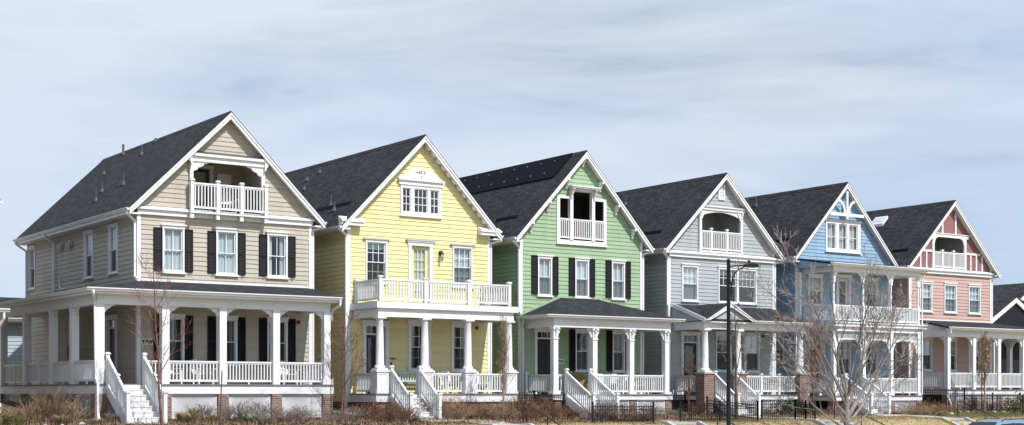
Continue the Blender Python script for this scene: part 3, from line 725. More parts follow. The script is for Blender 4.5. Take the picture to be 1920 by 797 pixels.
    one('porch_fascia', WHITE, h, (ex + .03, xr - .02, ey + .02, ey + .05, ze - .2, ze - .095), (ex + .02, ex + .05, ey + .05, 11.5, ze - .2, ze - .095))
    one('porch_eave_soffit', WHITE, h, (ex + .05, xr - .03, ey + .052, yf - .002, ze - .19, ze - .15), (ex + .052, X0 - .002, yf, 11.5, ze - .19, ze - .15))
    g = M(); g.ext([(ey + .05, ze - .1), (ey + .05, ze - .18), (yf + .28, 4.721), (-.05, 4.721), (-.05, zw - .13)], 'x', W - .24, W - .2); g.build('porch_gable_end', WHITE, h)
    gutter(pr, [((ex - .13, ey, ze + .02), (xr, ey, ze + .02), (0, -1)), ((ex, ey, ze + .02), (ex, 11.6, ze + .02), (-1, 0))])
    for k in range(4):
        a, b = PX[k] + .14, PX[k + 1] - .14
        if k == 0: railing(h, [((a, py), (-2.19, py)), ((-.82, py), (b, py))], 1.50, 2.27)
        else: railing(h, [((a, py), (b, py))], 1.50, 2.27, foot=zd)
    ys = (py,) + PY
    for a, b in zip(ys, ys[1:]): 
        railing(h, [((-2.42, a + .14), (-2.42, b - .14))], 1.50, 2.27, foot=zd)
    for y in (4.9, 8.2): newel(h, -2.42, y, zd, 2.36, .10, 'railing_post')
    railing(h, [((6.67, py + .14), (6.67, -.05))], 1.50, 2.27)
    for x in PX: pier(h, x, py + .02, -.15, 1.035, .42 if x > -2 else .46, .40)
    for y in PY: pier(h, -2.42, y, -.1, 1.035, .42, .42)
    for a, b in zip(PX, PX[1:]):
        if a < -1: lattice(h, a + .24, -2.13 + .0, yf + .1, .05, 1.03) if False else lattice(h, a + .24, b - .22, yf + .12, .06, 1.03)
        else: lattice(h, a + .22, b - .22, yf + .12, .08, 1.03)
    for a, b in zip(ys, ys[1:]): lattice(h, a + .22, b - .22, 0, .06, 1.03, side=X0 + .12)
    stairs(h, -2.16, -.86, yf - .03, zd, 2.0, .02, 7, mid=True)
    # signs, lamps, boxes
    pl = M(F); pl.box(-.12, .33, .026, .04, 2.90, 3.14); p = pl.build('number_plaque', PLAQ, h)
    text(p, '9709', .205, (-.10, -.046, 2.945), FR, LETT, off=.008)
    bell(h, 6.47, 3.93)
    one('utility_box', mat_plain('brown_box_paint', (.10, .075, .06), .6), h, (7.0, 7.6, .024, .2, 2.5, 3.05), T=T)
    for y in (8.6, 7.4):
        v = M(T); v.box(y, y + .55, .024, .09, 7.22, 7.45); v.box(y + .05, y + .2, .09, .17, 7.16, 7.4); v.box(y + .3, y + .45, .09, .17, 7.16, 7.4); v.build('vent_hood', SID['beige'], h)
    c = M(T); c.tube([(9.0, .06, 6.0), (9.0, .06, 5.62), (8.75, .07, 5.5), (8.3, .07, 5.48)], .04, 6); c.build('wall_pipe', GUTTER, h)
    downspout(h, [(xl - .50, -.24, 7.92), (xl - .48, -.22, 7.8), (xl - .12, -.02, 7.55), (xl - .12, -.02, 5.45), (xl - .12, -.28, 5.37)])
    downspout(h, [(xl - .50, 9.7, 7.92), (xl - .48, 9.7, 7.8), (xl - .10, 9.7, 7.55), (xl - .10, 9.7, 5.4)])
    downspout(h, [(xl - .50, 13.85, 7.92), (xl - .48, 13.85, 7.8), (xl - .10, 13.6, 7.5), (xl - .10, 13.6, 4.7)])
    downspout(h, [(W + .5, -.24, 7.92), (W + .48, -.22, 7.8), (W + .09, .02, 7.7), (W + .09, .02, 2.0)])
    downspout(h, [(ex + .06, ey - .07, 4.72), (ex + .08, ey - .06, 4.62), (-2.62, -2.1, 4.38), (-2.62, -2.19, 1.62), (-2.70, -2.62, 1.42), (-2.70, -2.62, .40), (-2.7, -2.75, .05), (-2.55, -3.4, -.02)], .05)
    downspout(h, [(xr - .08, ey - .06, 4.72), (xr - .08, ey - .04, 4.5), (W - .16, -2.08, 4.3), (W - .16, -2.08, 3.9)], .045)
    RC, APEX, SL = 3.5, 12.03, 1.02
    return h
house1()

# ================================================================== HOUSE 2 (yellow)
def house2():
    global RC, APEX, SL
    RC, APEX, SL = 3.56, 12.05, 1.02
    h = thing('house', 'yellow clapboard house with long balcony over its columned porch, numbered 9719', 'house', (P, 0, 0), 'gabled houses in a row')
    zd = 1.05
    W2 = ((.83, 1.85), (5.12, 6.15)); W1 = ((2.9, 4.02), (5.06, 6.08))
    att = ((2.60, 3.02), (3.17, 3.86), (3.98, 4.43))
    hf = [whole(a, b, 5.62, 7.5) for a, b in W2] + [whole(a, b, 2.0, 4.17, .13, .2) for a, b in W1] + [(2.55, 4.48, 8.7, 9.80)] + [doorhole(2.9, 4.1, 4.80, 7.5), doorhole(.7, 1.94, zd, 4.06)]
    roof = shell(h, SID['yellow'], .7, hf)
    one('foundation', BRICKR, h, (.03, W - .03, .03, BACK - .03, -.3, .7))
    HG = mat_plain('grey_drip_cap', (.42, .42, .42), .6)
    window(h, F, *W2[0], 5.62, 7.5, (3, 2), (3, 2), 'valance', cap=.13, crownmat=HG); window(h, F, *W2[1], 5.62, 7.5, (3, 2), (3, 2), 'full', cap=.13, crownmat=HG)
    for a, b in W1: window(h, F, a, b, 2.0, 4.17, (2, 2), (2, 2), 'sides', c=.13, head=.2, cap=.08, cmat=CURTAIN3)
    door(h, F, 2.9, 4.1, 4.80, 7.5, YDOOR, tran=0, glass=.15, c=.15, head=.16, grid=(3, 5))
    cm = M(F); cm.box(3.1, 3.9, -.17, -.15, 4.9, 7.3); cm.build('door_curtain', CURTAIN, h)
    one('door_head', HG, h, (2.76, 4.24, -.13, -.0, 7.545, 7.59))
    door(h, F, .7, 1.94, zd, 4.06, DOORDK, tran=.3, glass=.12, c=.15, head=.2)
    # attic triple window with swan-neck pediment
    m = M(F)
    m.box(2.51, 4.53, 0, .06, 9.77, 9.90); m.box(2.51, 4.53, 0, .06, 8.62, 8.74)
    for a, b in ((2.51, 2.60), (3.02, 3.17), (3.86, 3.98), (4.43, 4.53)): m.box(a, b, 0, .06, 8.74, 9.77)
    w = m.build('attic_window', WHITE, h)
    one('sill', WHITE, w, (2.47, 4.57, 0, .1, 8.56, 8.62), T=F)
    sm = M(F); gm = M(F)
    for (a, b), g in zip(att, ((2, 3), (3, 3), (2, 3))):
        r = .045
        for q in ((a, a + r, 8.74, 9.77), (b - r, b, 8.74, 9.77), (a + r, b - r, 8.74, 8.74 + r), (a + r, b - r, 9.77 - r, 9.77)): sm.box(q[0], q[1], -.05, .02, q[2], q[3])
        for i in range(1, g[0]): x = a + r + (b - a - 2 * r) * i / g[0]; sm.box(x - .014, x + .014, -.03, .005, 8.74 + r, 9.77 - r)
        for i in range(1, g[1]): z = 8.74 + r + (1.03 - 2 * r) * i / g[1]; sm.box(a + r, b - r, -.028, .003, z - .014, z + .014)
        gm.poly([(a, -.015, 8.74), (b, -.015, 8.74), (b, -.015, 9.77), (a, -.015, 9.77)])
    sm.build('sash', WHITE, w); gm.build('pane', GLASS, w)
    one('window_head', WHITE, w, (2.42, 4.60, .0, .10, 9.90, 10.08), (2.36, 4.66, .0, .17, 10.08, 10.16), T=F)
    def swan(s):
        pts = [(0.02, 0), (1.06, 0), (1.06, .02)]
        for i in range(11):
            t = i / 10; x = 1.02 - .74 * t; z = .04 + .44 * (t ** 2 * (3 - 2 * t)) ** .8; pts.append((x, z))
        pts += [(.26, .42), (.30, .34), (.30, .28), (.20, .26), (.12, .25), (.11, .20), (.02, .18)]
        return [(3.51 + s * a, 10.16 + b) for a, b in pts]
    pm = M()
    for s in (-1, 1): pm.ext(swan(s), 'y', -.11, -.024)
    ped = pm.build('window_pediment', WHITE, h)
    e = M()
    for x, z, a, b in ((3.30, 10.58, .13, .11), (3.46, 10.62, .08, .10), (3.51, 10.36, .14, .06), (3.62, 10.47, .09, .09), (3.74, 10.50, .10, .10)): e.box(x - a, x + a * .7, -.12, -.03, z - b, z + b * .6)
    e.build('pediment_ornament', WHITE2, ped)
    # rake brackets and eave returns
    for s in (-1, 1):
        for i in range(14):
            m = M(); d = .22 + i * .262; u = RC + s * d; z = rz(u) - .30
            m.ext([(u - s * .075, z + .075 + .11), (u + s * .075, z - .075 + .11), (u + s * .055, z - .075 - .03), (u - s * .045, z - .01)], 'y', -.298, -.06); m.build('rake_bracket', WHITE, h)
    pass
    for a, b in ((-.45, .62), (W - .62, W + .45)):
        r = M(); r.box(a + .02, b - .03, -.31, -.03, 7.98, 8.12); r.box(a, b, -.36, -.03, 8.12, 8.19); r.ext([(-.36, 8.19), (-.03, 8.19), (-.03, 8.36)], 'x', a, b); r.build('eave_return', WHITE, h)
    # balcony and porch
    yf = -2.22
    one('balcony_floor', WHITE, h, (.10, 7.02, yf - .06, -.03, 4.50, 4.745)); one('balcony_deck', DECK, h, (.12, 7.0, yf - .04, -.03, 4.748, 4.765))
    one('porch_beam', WHITE, h, (.22, 6.86, yf + .06, yf + .36, 4.15, 4.497), (.22, .50, yf + .36, -.03, 4.15, 4.497), (6.58, 6.86, yf + .36, -.03, 4.15, 4.497))
    one('porch_ceiling', SHADEW, h, (.502, 6.578, yf + .362, -.03, 4.38, 4.42))
    BX = (.35, 2.47, 4.60, 6.67); by = -2.08
    for x in BX: newel(h, x, by, 4.765, 5.80, .14, 'balcony_post')
    for x in (BX[0], BX[-1]): newel(h, x, -.12, 4.765, 5.78, .11, 'balcony_post')
    for a, b in zip(BX, BX[1:]): railing(h, [((a + .07, by), (b - .07, by))], 4.86, 5.69, 'balcony_railing', foot=4.765)
    for x in (BX[0], BX[-1]): railing(h, [((x, by + .07), (x, -.18))], 4.86, 5.69, 'balcony_railing')
    porch_base(h, .08, 7.0, yf, zd, .34, .0)
    CX_ = (.38, 2.50, 4.62, 6.70); cy = -2.0
    for x in CX_:
        p = column_round(h, x, cy, 2.0, 4.15)
        q = M(); q.cbox(x, cy, .54, .50, zd, 1.92); q.cbox(x, cy, .64, .60, 1.92, 1.97); q.cbox(x, cy, .60, .56, 1.97, 2.0); q.cbox(x, cy, .60, .56, zd, zd + .12)
        for a, b in ((-.27, -.19), (.19, .27)): q.box(x + a, x + b, cy - .265, cy - .25, 1.2, 1.9)
        q.box(x - .19, x + .19, cy - .265, cy - .25, 1.2, 1.28); q.box(x - .19, x + .19, cy - .265, cy - .25, 1.82, 1.9)
        q.build('pedestal', WHITE2, p)
    railing(h, [((4.62 - 1.80, cy), (4.62 - .28, cy)), ((4.90, cy), (6.43, cy)), ((.38, cy + .28), (.38, -.05)), ((6.70, cy + .28), (6.70, -.05))], 1.13, 1.90, foot=zd)
    one('porch_brick_base', BRICKR, h, (.14, 6.94, yf + .08, -.05, -.3, .70))
    stairs(h, .80, 2.08, yf - .03, zd, 1.5, -.05, 6)
    m = text(h, '9719', .15, (1.99, -.03, 2.46), FR, LETT, off=.004)
    one('doorbell', BLACK, h, (2.04, 2.09, .02, .05, 2.24, 2.36), T=F)
    bell(h, 6.38, 3.92)
    # wall lantern
    lm = M(); lm.box(4.42, 4.54, -.05, -.024, 6.98, 7.18); lm.tube([(4.48, -.05, 7.12), (4.48, -.16, 7.2), (4.48, -.2, 7.14)], .016, 6); lm.lathe(4.48, -.2, [(.02, 7.16), (.05, 7.13), (.09, 7.06), (.085, 7.03)], 8); lm.lathe(4.48, -.2, [(.05, 6.80), (.03, 6.76), (.015, 6.73)], 8)
    for a in range(4): lm.tube([(4.48 + .075 * math.cos(a * 1.57), -.2 + .075 * math.sin(a * 1.57), 7.04), (4.48 + .048 * math.cos(a * 1.57), -.2 + .048 * math.sin(a * 1.57), 6.79)], .009, 4)
    lo = lm.build('wall_lantern', BRONZE, h); gl = M(); gl.lathe(4.48, -.2, [(.045, 6.80), (.07, 7.03)], 8); gl.build('lantern_glass', GLASS, lo)
    for x, y, hh in ((2.94, 8.12, .25), (2.65, 8.82, .15), (2.09, 8.04, .15), (.72, 2.82, .45), (.40, 1.9, .4)): roof_vent(roof, x, y, hh)
    roof_seam(roof, .8, 3.86, .62)
    downspout(h, [(-.50, -.24, 7.88), (-.48, -.22, 7.78), (-.09, -.02, 7.6), (-.09, -.02, .5)]); downspout(h, [(W + .50, -.24, 7.88), (W + .48, -.22, 7.78), (W + .09, -.0, 7.66), (W + .09, -.0, .4)])
    downspout(h, [(W + .09, -.0, .4), (W + .35, -.4, .2), (W + 1.1, -1.0, .2)], .04)
    RC, APEX, SL = 3.5, 12.03, 1.02
    return h
house2()

# ================================================================== HOUSE 3 (green)
def house3():
    global RC, APEX, SL
    RC, APEX, SL = 3.5, 12.2, 1.058
    h = thing('house', 'green clapboard house with black shutters and solar panels on its roof', 'house', (2 * P, 0, 0), 'gabled houses in a row')
    zd = 1.02
    WS = ((.95, 1.74), (3.06, 3.86), (5.21, 6.0)); W1 = ((3.08, 3.88), (5.26, 6.0))
    rec = (2.18, 4.72, 8.08, 9.99)
    hf = [whole(a, b, 5.42, 7.28) for a, b in WS] + [whole(a, b, 2.03, 4.0) for a, b in W1] + [rec, (2.9, 4.02, 9.97, 10.30), doorhole(.78, 1.97, zd, 3.97)]
    roof = shell(h, SID['green'], .7, hf)
    one('foundation', BRICK, h, (.03, W - .03, .03, BACK - .03, -.3, .7))
    for i, (a, b) in enumerate(WS):
        window(h, F, a, b, 5.42, 7.28, curtain='full', cap=.08, cmat=(CURTAIN, CURTAIN, CURTAIN)[i]); shutters(h, F, (a - .36, a - .01), (b + .01, b + .35), z0=5.53, z1=7.27)
    for a, b in W1: window(h, F, a, b, 2.03, 4.0, curtain=None); shutters(h, F, (a - .36, a - .01), (b + .01, b + .34), z0=2.10, z1=3.99)
    door(h, F, .78, 1.97, zd, 3.97, DOORDK, tran=.24)
    # recessed loggia
    recess(h, 2.1, 4.8, 8.08, 10.0, DARK, 2.0)  # near-black walls and ceiling, the recess shade put into their colour
    m = M(F)
    m.box(2.02, 2.18, 0, .06, 7.90, 10.08); m.box(4.72, 4.88, 0, .06, 7.90, 10.08)
    m.box(2.74, 2.91, -.1, .10, 8.08, 10.32); m.box(4.0, 4.17, -.1, .10, 8.08, 10.32)
    m.box(2.18, 2.74, 0, .06, 9.96, 10.08); m.box(4.17, 4.72, 0, .06, 9.96, 10.08); m.box(2.74, 4.17, 0, .10, 10.32, 10.44); m.box(2.18, 4.72, 0, .06, 7.90, 8.08)
    lg = m.build('loggia_frame', WHITE, h)
    one('sill', WHITE, lg, (1.98, 4.92, 0, .10, 7.86, 7.90), T=F)
    one('loggia_hood', WHITE, lg, (2.66, 4.26, .0, .36, 10.44, 10.50), (2.62, 4.30, .0, .40, 10.50, 10.55), T=F)
    for x in (2.80, 4.12):
        b = M(); bracket(b, x, -.10, 10.44, .24, .46, -1, .10, axis='y'); b.build('bracket', WHITE, lg)
    for a, b in ((2.18, 2.74), (2.91, 4.0), (4.17, 4.72)): railing(h, [((a, -.02), (b, -.02))], 8.16, 9.06, 'loggia_railing', sp=.11)
    # curly rake brackets
    for u in (3.5, 2.52, 1.47, .52, 4.48, 5.43, 6.42):
        z = rz(u) - .26; b = M()
        zt = z - (.0 if u == 3.5 else .05)
        pts = [(-.02, zt), (-.34, zt), (-.34, zt - .10), (-.27, zt - .16), (-.22, zt - .17), (-.20, zt - .27), (-.13, zt - .31), (-.10, zt - .44), (-.02, zt - .48)]
        b.ext(pts, 'x', u - .045, u + .045); b.build('rake_bracket', WHITE, h)
    # solar panels
    y0, x0, x1 = .62, 2.30, 3.44
    for i in range(9):
        ya = y0 + i * 1.1; m = M(); n = .07
        za, zb = rz(x0) + .09, rz(x1) + .09
        m.slab([(x0, ya, za), (x1, ya, zb), (x1, ya + 1.08, zb), (x0, ya + 1.08, za)], .05)
        s = m.build('solar_panel', SOLAR, roof)
        for t in (.25, .78): x = x0 + (x1 - x0) * t; z = rz(x) + .09; one('panel_clamp', CLAMP, s, (x - .025, x + .025, ya + 1.065, ya + 1.115, z - .02, z + .025))
    # porch: hipped roof
    yf = -2.22
    ex0, ex1, ey, ze, zr = -.15, 7.46, -2.42, 4.47, 5.40
    pr = shed_roof(h, [[(ex0, ey, ze), (ex1, ey, ze), (4.45, -.03, zr), (2.2, -.03, zr)], [(ex0, -.03, ze), (ex0, ey, ze), (2.2, -.03, zr)], [(ex1, ey, ze), (ex1, -.03, ze), (4.45, -.03, zr)]], .08)
    gutter(pr, [((ex0 - .13, ey, ze + .02), (ex1 + .13, ey, ze + .02), (0, -1)), ((ex0, ey, ze + .02), (ex0, -.05, ze + .02), (-1, 0)), ((ex1, ey, ze + .02), (ex1, -.05, ze + .02), (1, 0))])
    m = M(); m.beam((ex0 + .1, -.05, ze + .09), (2.2, -.05, zr + .05), .04, .08); m.beam((2.2, -.05, zr + .05), (4.45, -.05, zr + .05), .04, .08); m.beam((4.45, -.05, zr + .05), (7.0, -.05, ze + .16), .04, .08); m.build('flashing', SID['green'], pr)
    one('porch_eave_soffit', WHITE, h, (ex0 + .02, ex1 - .02, ey + .02, yf, ze - .13, ze - .085), (ex0 + .02, .22, yf, -.03, ze - .13, ze - .085), (6.93, ex1 - .02, yf, -.03, ze - .13, ze - .085))
    one('porch_beam', WHITE, h, (.22, 6.93, yf, yf + .28, 3.96, 4.34), (.22, .50, yf + .28, -.03, 3.96, 4.34), (6.65, 6.93, yf + .28, -.03, 3.96, 4.34))
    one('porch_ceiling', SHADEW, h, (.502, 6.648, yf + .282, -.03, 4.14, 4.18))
    porch_base(h, .16, 7.06, yf, zd, .25, 0)
    PX = (.38, 2.56, 4.68, 6.78); py = -2.04
    for i, x in enumerate(PX):
        p = post_square(h, x, py, zd, 3.96, .25, 'scroll', (i > 0, 1 if i < 3 else 0), .26, .44, collar=3.44, basebox=.09)
        b = M(); bracket(b, x, py - .125, 3.96, .14, .42, -1, style='scroll', axis='y'); b.build('bracket', WHITE, p)
    railing(h, [((.38 + .13, py), (.82, py)), ((2.69, py), (4.55, py)), ((4.81, py), (6.65, py)), ((.38, py + .13), (.38, -.12)), ((6.78, py + .13), (6.78, -.05))], 1.12, 1.90, foot=zd)
    newel(h, .2, -.18, zd, 2.0, .11, 'railing_post')
    for x in (.5, 2.6, 4.76, 6.86): pier(h, x, py + .05, -.3, .765, .40, .34)
    for a, b in ((2.84, 4.52), (4.98, 6.64)): lattice(h, a, b, yf + .1, .12, .76)
    stairs(h, .90, 2.16, yf - .03, zd, 1.9, -.05, 6)
    pl = M(F); pl.box(1.98, 2.42, .026, .04, 2.40, 2.62); p = pl.build('number_plaque', PLAQ, h)
    text(p, '9729', .18, (2.0, -.042, 2.445), FR, LETT, off=.006)
    roof_seam(roof, .96, 2.67, .55)
    downspout(h, [(-.50, -.24, 7.88), (-.48, -.22, 7.78), (-.09, -.02, 7.6), (-.09, -.02, 4.7)]); downspout(h, [(W + .50, -.24, 7.88), (W + .48, -.22, 7.78), (W + .09, -.0, 7.66), (W + .09, -.0, .6)])
    downspout(h, [(ex0 + .0, -.5, 4.38), (ex0 + .1, -.3, 4.25), (.05, -.12, 4.1), (.05, -.12, .3)], .045)
    downspout(h, [(-.1, -.1, .5), (.15, -.7, .3), (.75, -1.2, .16)], .045)
    downspout(h, [(W + .1, -.1, .6), (W + .2, -.7, .35), (W + .35, -2.6, .15)], .045)
    RC, APEX, SL = 3.5, 12.03, 1.02
    return h
house3()

# ================================================================== HOUSE 4 (grey)
def house4():
    global RC, APEX, SL
    RC, APEX, SL = 3.5, 11.92, 0.987
    h = thing('house', 'light grey clapboard house with brick porch piers and a small gable over the steps', 'house', (3 * P, 0, 0), 'gabled houses in a row')
    zd = 1.0
    hf = [whole(.84, 1.88, 5.5, 7.33), whole(3.22, 4.52, 5.5, 7.33), whole(4.52, 5.82, 5.5, 7.33), (2.03, 4.62, 8.08, 9.97), doorhole(.8, 1.99, zd, 4.02)] + [whole(a, b, 2.1, 4.1) for a, b in ((3.05, 4.04), (4.04, 5.04), (5.04, 6.03))]
    roof = shell(h, SID['grey'], .7, hf, split=7.78)
    one('foundation', BRICK, h, (.03, W - .03, .03, BACK - .03, -.3, .7))
    window(h, F, .84, 1.88, 5.5, 7.33, (3, 2), (1, 1), 'full', cap=.05)
    window(h, F, 3.22, 4.52, 5.5, 7.33, (4, 2), (1, 1), 'valance', cap=.05); window(h, F, 4.52, 5.82, 5.5, 7.33, (4, 2), (1, 1), 'valance', cap=.05)
    for a, b in ((3.05, 4.04), (4.04, 5.04), (5.04, 6.03)): window(h, F, a, b, 2.1, 4.1, (2, 2), (1, 1), 'valance' if a < 4 else None, cap=.02)
    door(h, F, .8, 1.99, zd, 4.02, DOORDK, tran=.3, glass=.13)
    cornice(h, 7.66, 7.90, -.0, W + .04)
    recess(h, 2.03, 4.62, 8.06, 9.97, SID['grey'], 2.0)
    # header with shallow arch, columns
    m = M(); pts = [(1.98, 10.06), (1.98, 9.72)] + [(2.03 + (2.59) * t, 9.72 + .26 * math.sin(math.pi * t) ** .7) for t in [i / 12 for i in range(13)]] + [(4.68, 9.72), (4.68, 10.06)]
    m.ext(pts, 'y', -.10, -.03); m.box(1.9, 4.92, -.16, -.03, 10.06, 10.20); m.box(1.84, 4.98, -.22, -.03, 10.20, 10.25); m.build('balcony_header', WHITE, h)
    for x, s in ((1.98, 1), (4.72, -1)):
        p = M(); p.cbox(x, -.08, .14, .10, 8.06, 10.06); q = p.build('balcony_column', WHITE, h)
        b = M(); bracket(b, x + s * .07, -.10, 9.98, .22, .36, s, .09); b.build('bracket', WHITE, q)
        b = M(); bracket(b, x, -.13, 10.06, .10, .34, -1, .10, axis='y'); b.build('bracket', WHITE, q)
    one('balcony_ledge', WHITE, h, (1.90, 4.82, -.13, -.03, 7.97, 8.06))
    for x in (2.68, 3.73): newel(h, x, -.08, 8.06, 9.17, .11, 'balcony_post')
    for a, b in ((2.05, 2.62), (2.74, 3.67), (3.79, 4.65)): railing(h, [((a, -.08), (b, -.08))], 8.12, 9.04, 'balcony_railing', sp=.11)
    m = M(F); m.box(3.20, 3.64, .02, .07, 10.62, 10.70); m.box(3.20, 3.28, .02, .07, 10.7, 11.28); m.box(3.56, 3.64, .02, .07, 10.7, 11.28); m.box(3.16, 3.68, .02, .09, 11.28, 11.36)
    for i in range(8): z = 10.71 + i * .072; m.poly([(3.28, .06, z), (3.56, .06, z), (3.56, .025, z + .07), (3.28, .025, z + .07)])
    m.build('gable_vent', WHITE, h)
    # porch
    yf = -2.2; ze, zw, ey = 4.55, 5.36, -2.42
    x0, x1 = .14, 7.28
    gx, gz, hw = 1.74, 5.36, 1.52
    pr = shed_roof(h, [[(x0, ey, ze), (x1 - .1, ey, ze), (x1 - .35, -.03, zw), (x0 - .02, -.03, zw)]], .08)
    gm = M()   # small gable over the steps
    for s in (-1, 1): gm.slab([(gx, ey - .12, gz), (gx, -.04, gz + .0), (gx + s * .1, -.04, gz - .02), (gx + s * hw, ey - .12, ze)] , .07)
    gm.build('porch_gable_roof', ROOFY, h)
    t = M(); t.ext([(gx - hw + .12, ze + .02), (gx + hw - .12, ze + .02), (gx, gz - .06)], 'y', ey + .0, ey + .04); t.build('porch_gable', SID['grey'], h)
    k = M()
    for s in (-1, 1): k.ext([(gx, gz - .075), (gx + s * hw, ze - .06), (gx + s * (hw - .14), ze - .06), (gx, gz - .22)], 'y', ey - .13, ey - .08); 
    for s in (-1, 1): k.ext([(gx, gz + .01), (gx + s * (hw + .05), ze - .03), (gx + s * (hw + .05), ze - .07), (gx, gz - .065)], 'y', ey - .16, ey - .132)
    k.ext([(gx - .16, gz - .54), (gx + .16, gz - .54), (gx, gz - .42)], 'y', ey - .04, ey - .002)
    k.build('porch_gable_trim', WHITE, h)
    k = M(); k.beam((x0, ey, ze - .04), (x0, -.05, zw - .03), .05, .18); k.build('porch_rake_board', WHITE, h)
    t = M(); t.ext([(ey + .1, ze - .06), (-.05, zw - .14), (-.05, ze - .06)], 'x', x0 + .05, x0 + .09); t.build('porch_gable_end', SID['grey'], h)
    gutter(pr, [((x0, ey, ze + .0), (gx - hw, ey, ze + .0), (0, -1))]); gutter(pr, [((gx + hw, ey, ze + .0), (x1, ey, ze + .0), (0, -1))])
    one('porch_eave_soffit', WHITE, h, (x0, x1 - .1, ey + .02, yf, ze - .15, ze - .085))
    one('porch_beam', WHITE, h, (.30, 7.02, yf, yf + .30, 4.10, 4.46), (.30, .60, yf + .30, -.03, 4.10, 4.46), (6.72, 7.02, yf + .3, -.03, 4.10, 4.46))
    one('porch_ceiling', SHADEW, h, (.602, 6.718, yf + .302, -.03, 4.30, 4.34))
    porch_base(h, .3, 7.02, yf, zd, .24, 0)
    CX_ = (.50, 2.62, 6.84); cy = -2.03
    for x in CX_:
        column_round(h, x, cy, 2.06, 4.10, .17)
        pier(h, x, cy, -.3, 1.98, .62, .60, cap=True)
    newel(h, 4.16, cy, zd, 2.02, .12, 'railing_post'); newel(h, 5.37, cy, zd, 2.02, .12, 'railing_post')
    railing(h, [((2.94, cy), (4.10, cy)), ((4.22, cy), (5.31, cy)), ((5.43, cy), (6.52, cy)), ((.5, cy + .3), (.5, -.05)), ((6.84, cy + .3), (6.84, -.05))], 1.14, 1.92, foot=zd)
    for a, b in ((2.96, 4.7), (4.75, 6.5)): lattice(h, a, b, yf + .1, .08, .75)
    stairs(h, .98, 2.24, yf - .03, zd, 1.55, -.05, 6)
    pl = M(F); pl.box(2.04, 2.3, .026, .04, 2.56, 2.76); p = pl.build('number_plaque', PLAQ, h)
    text(p, '97', .14, (2.07, -.042, 2.60), FR, LETT, off=.004)
    bell(h, 6.28, 3.94, BLACK)
    roof_vent(roof, 2.57, 6.37, .5); roof_seam(roof, 1.04, 2.31, .5)
    downspout(h, [(-.50, -.24, 7.88), (-.48, -.22, 7.78), (-.09, -.02, 7.6), (-.09, -.02, 5.3)]); downspout(h, [(W + .50, -.24, 7.88), (W + .48, -.22, 7.78), (W + .09, -.0, 7.66), (W + .09, -.0, .6)])
    RC, APEX, SL = 3.5, 12.03, 1.02
    return h
house4()

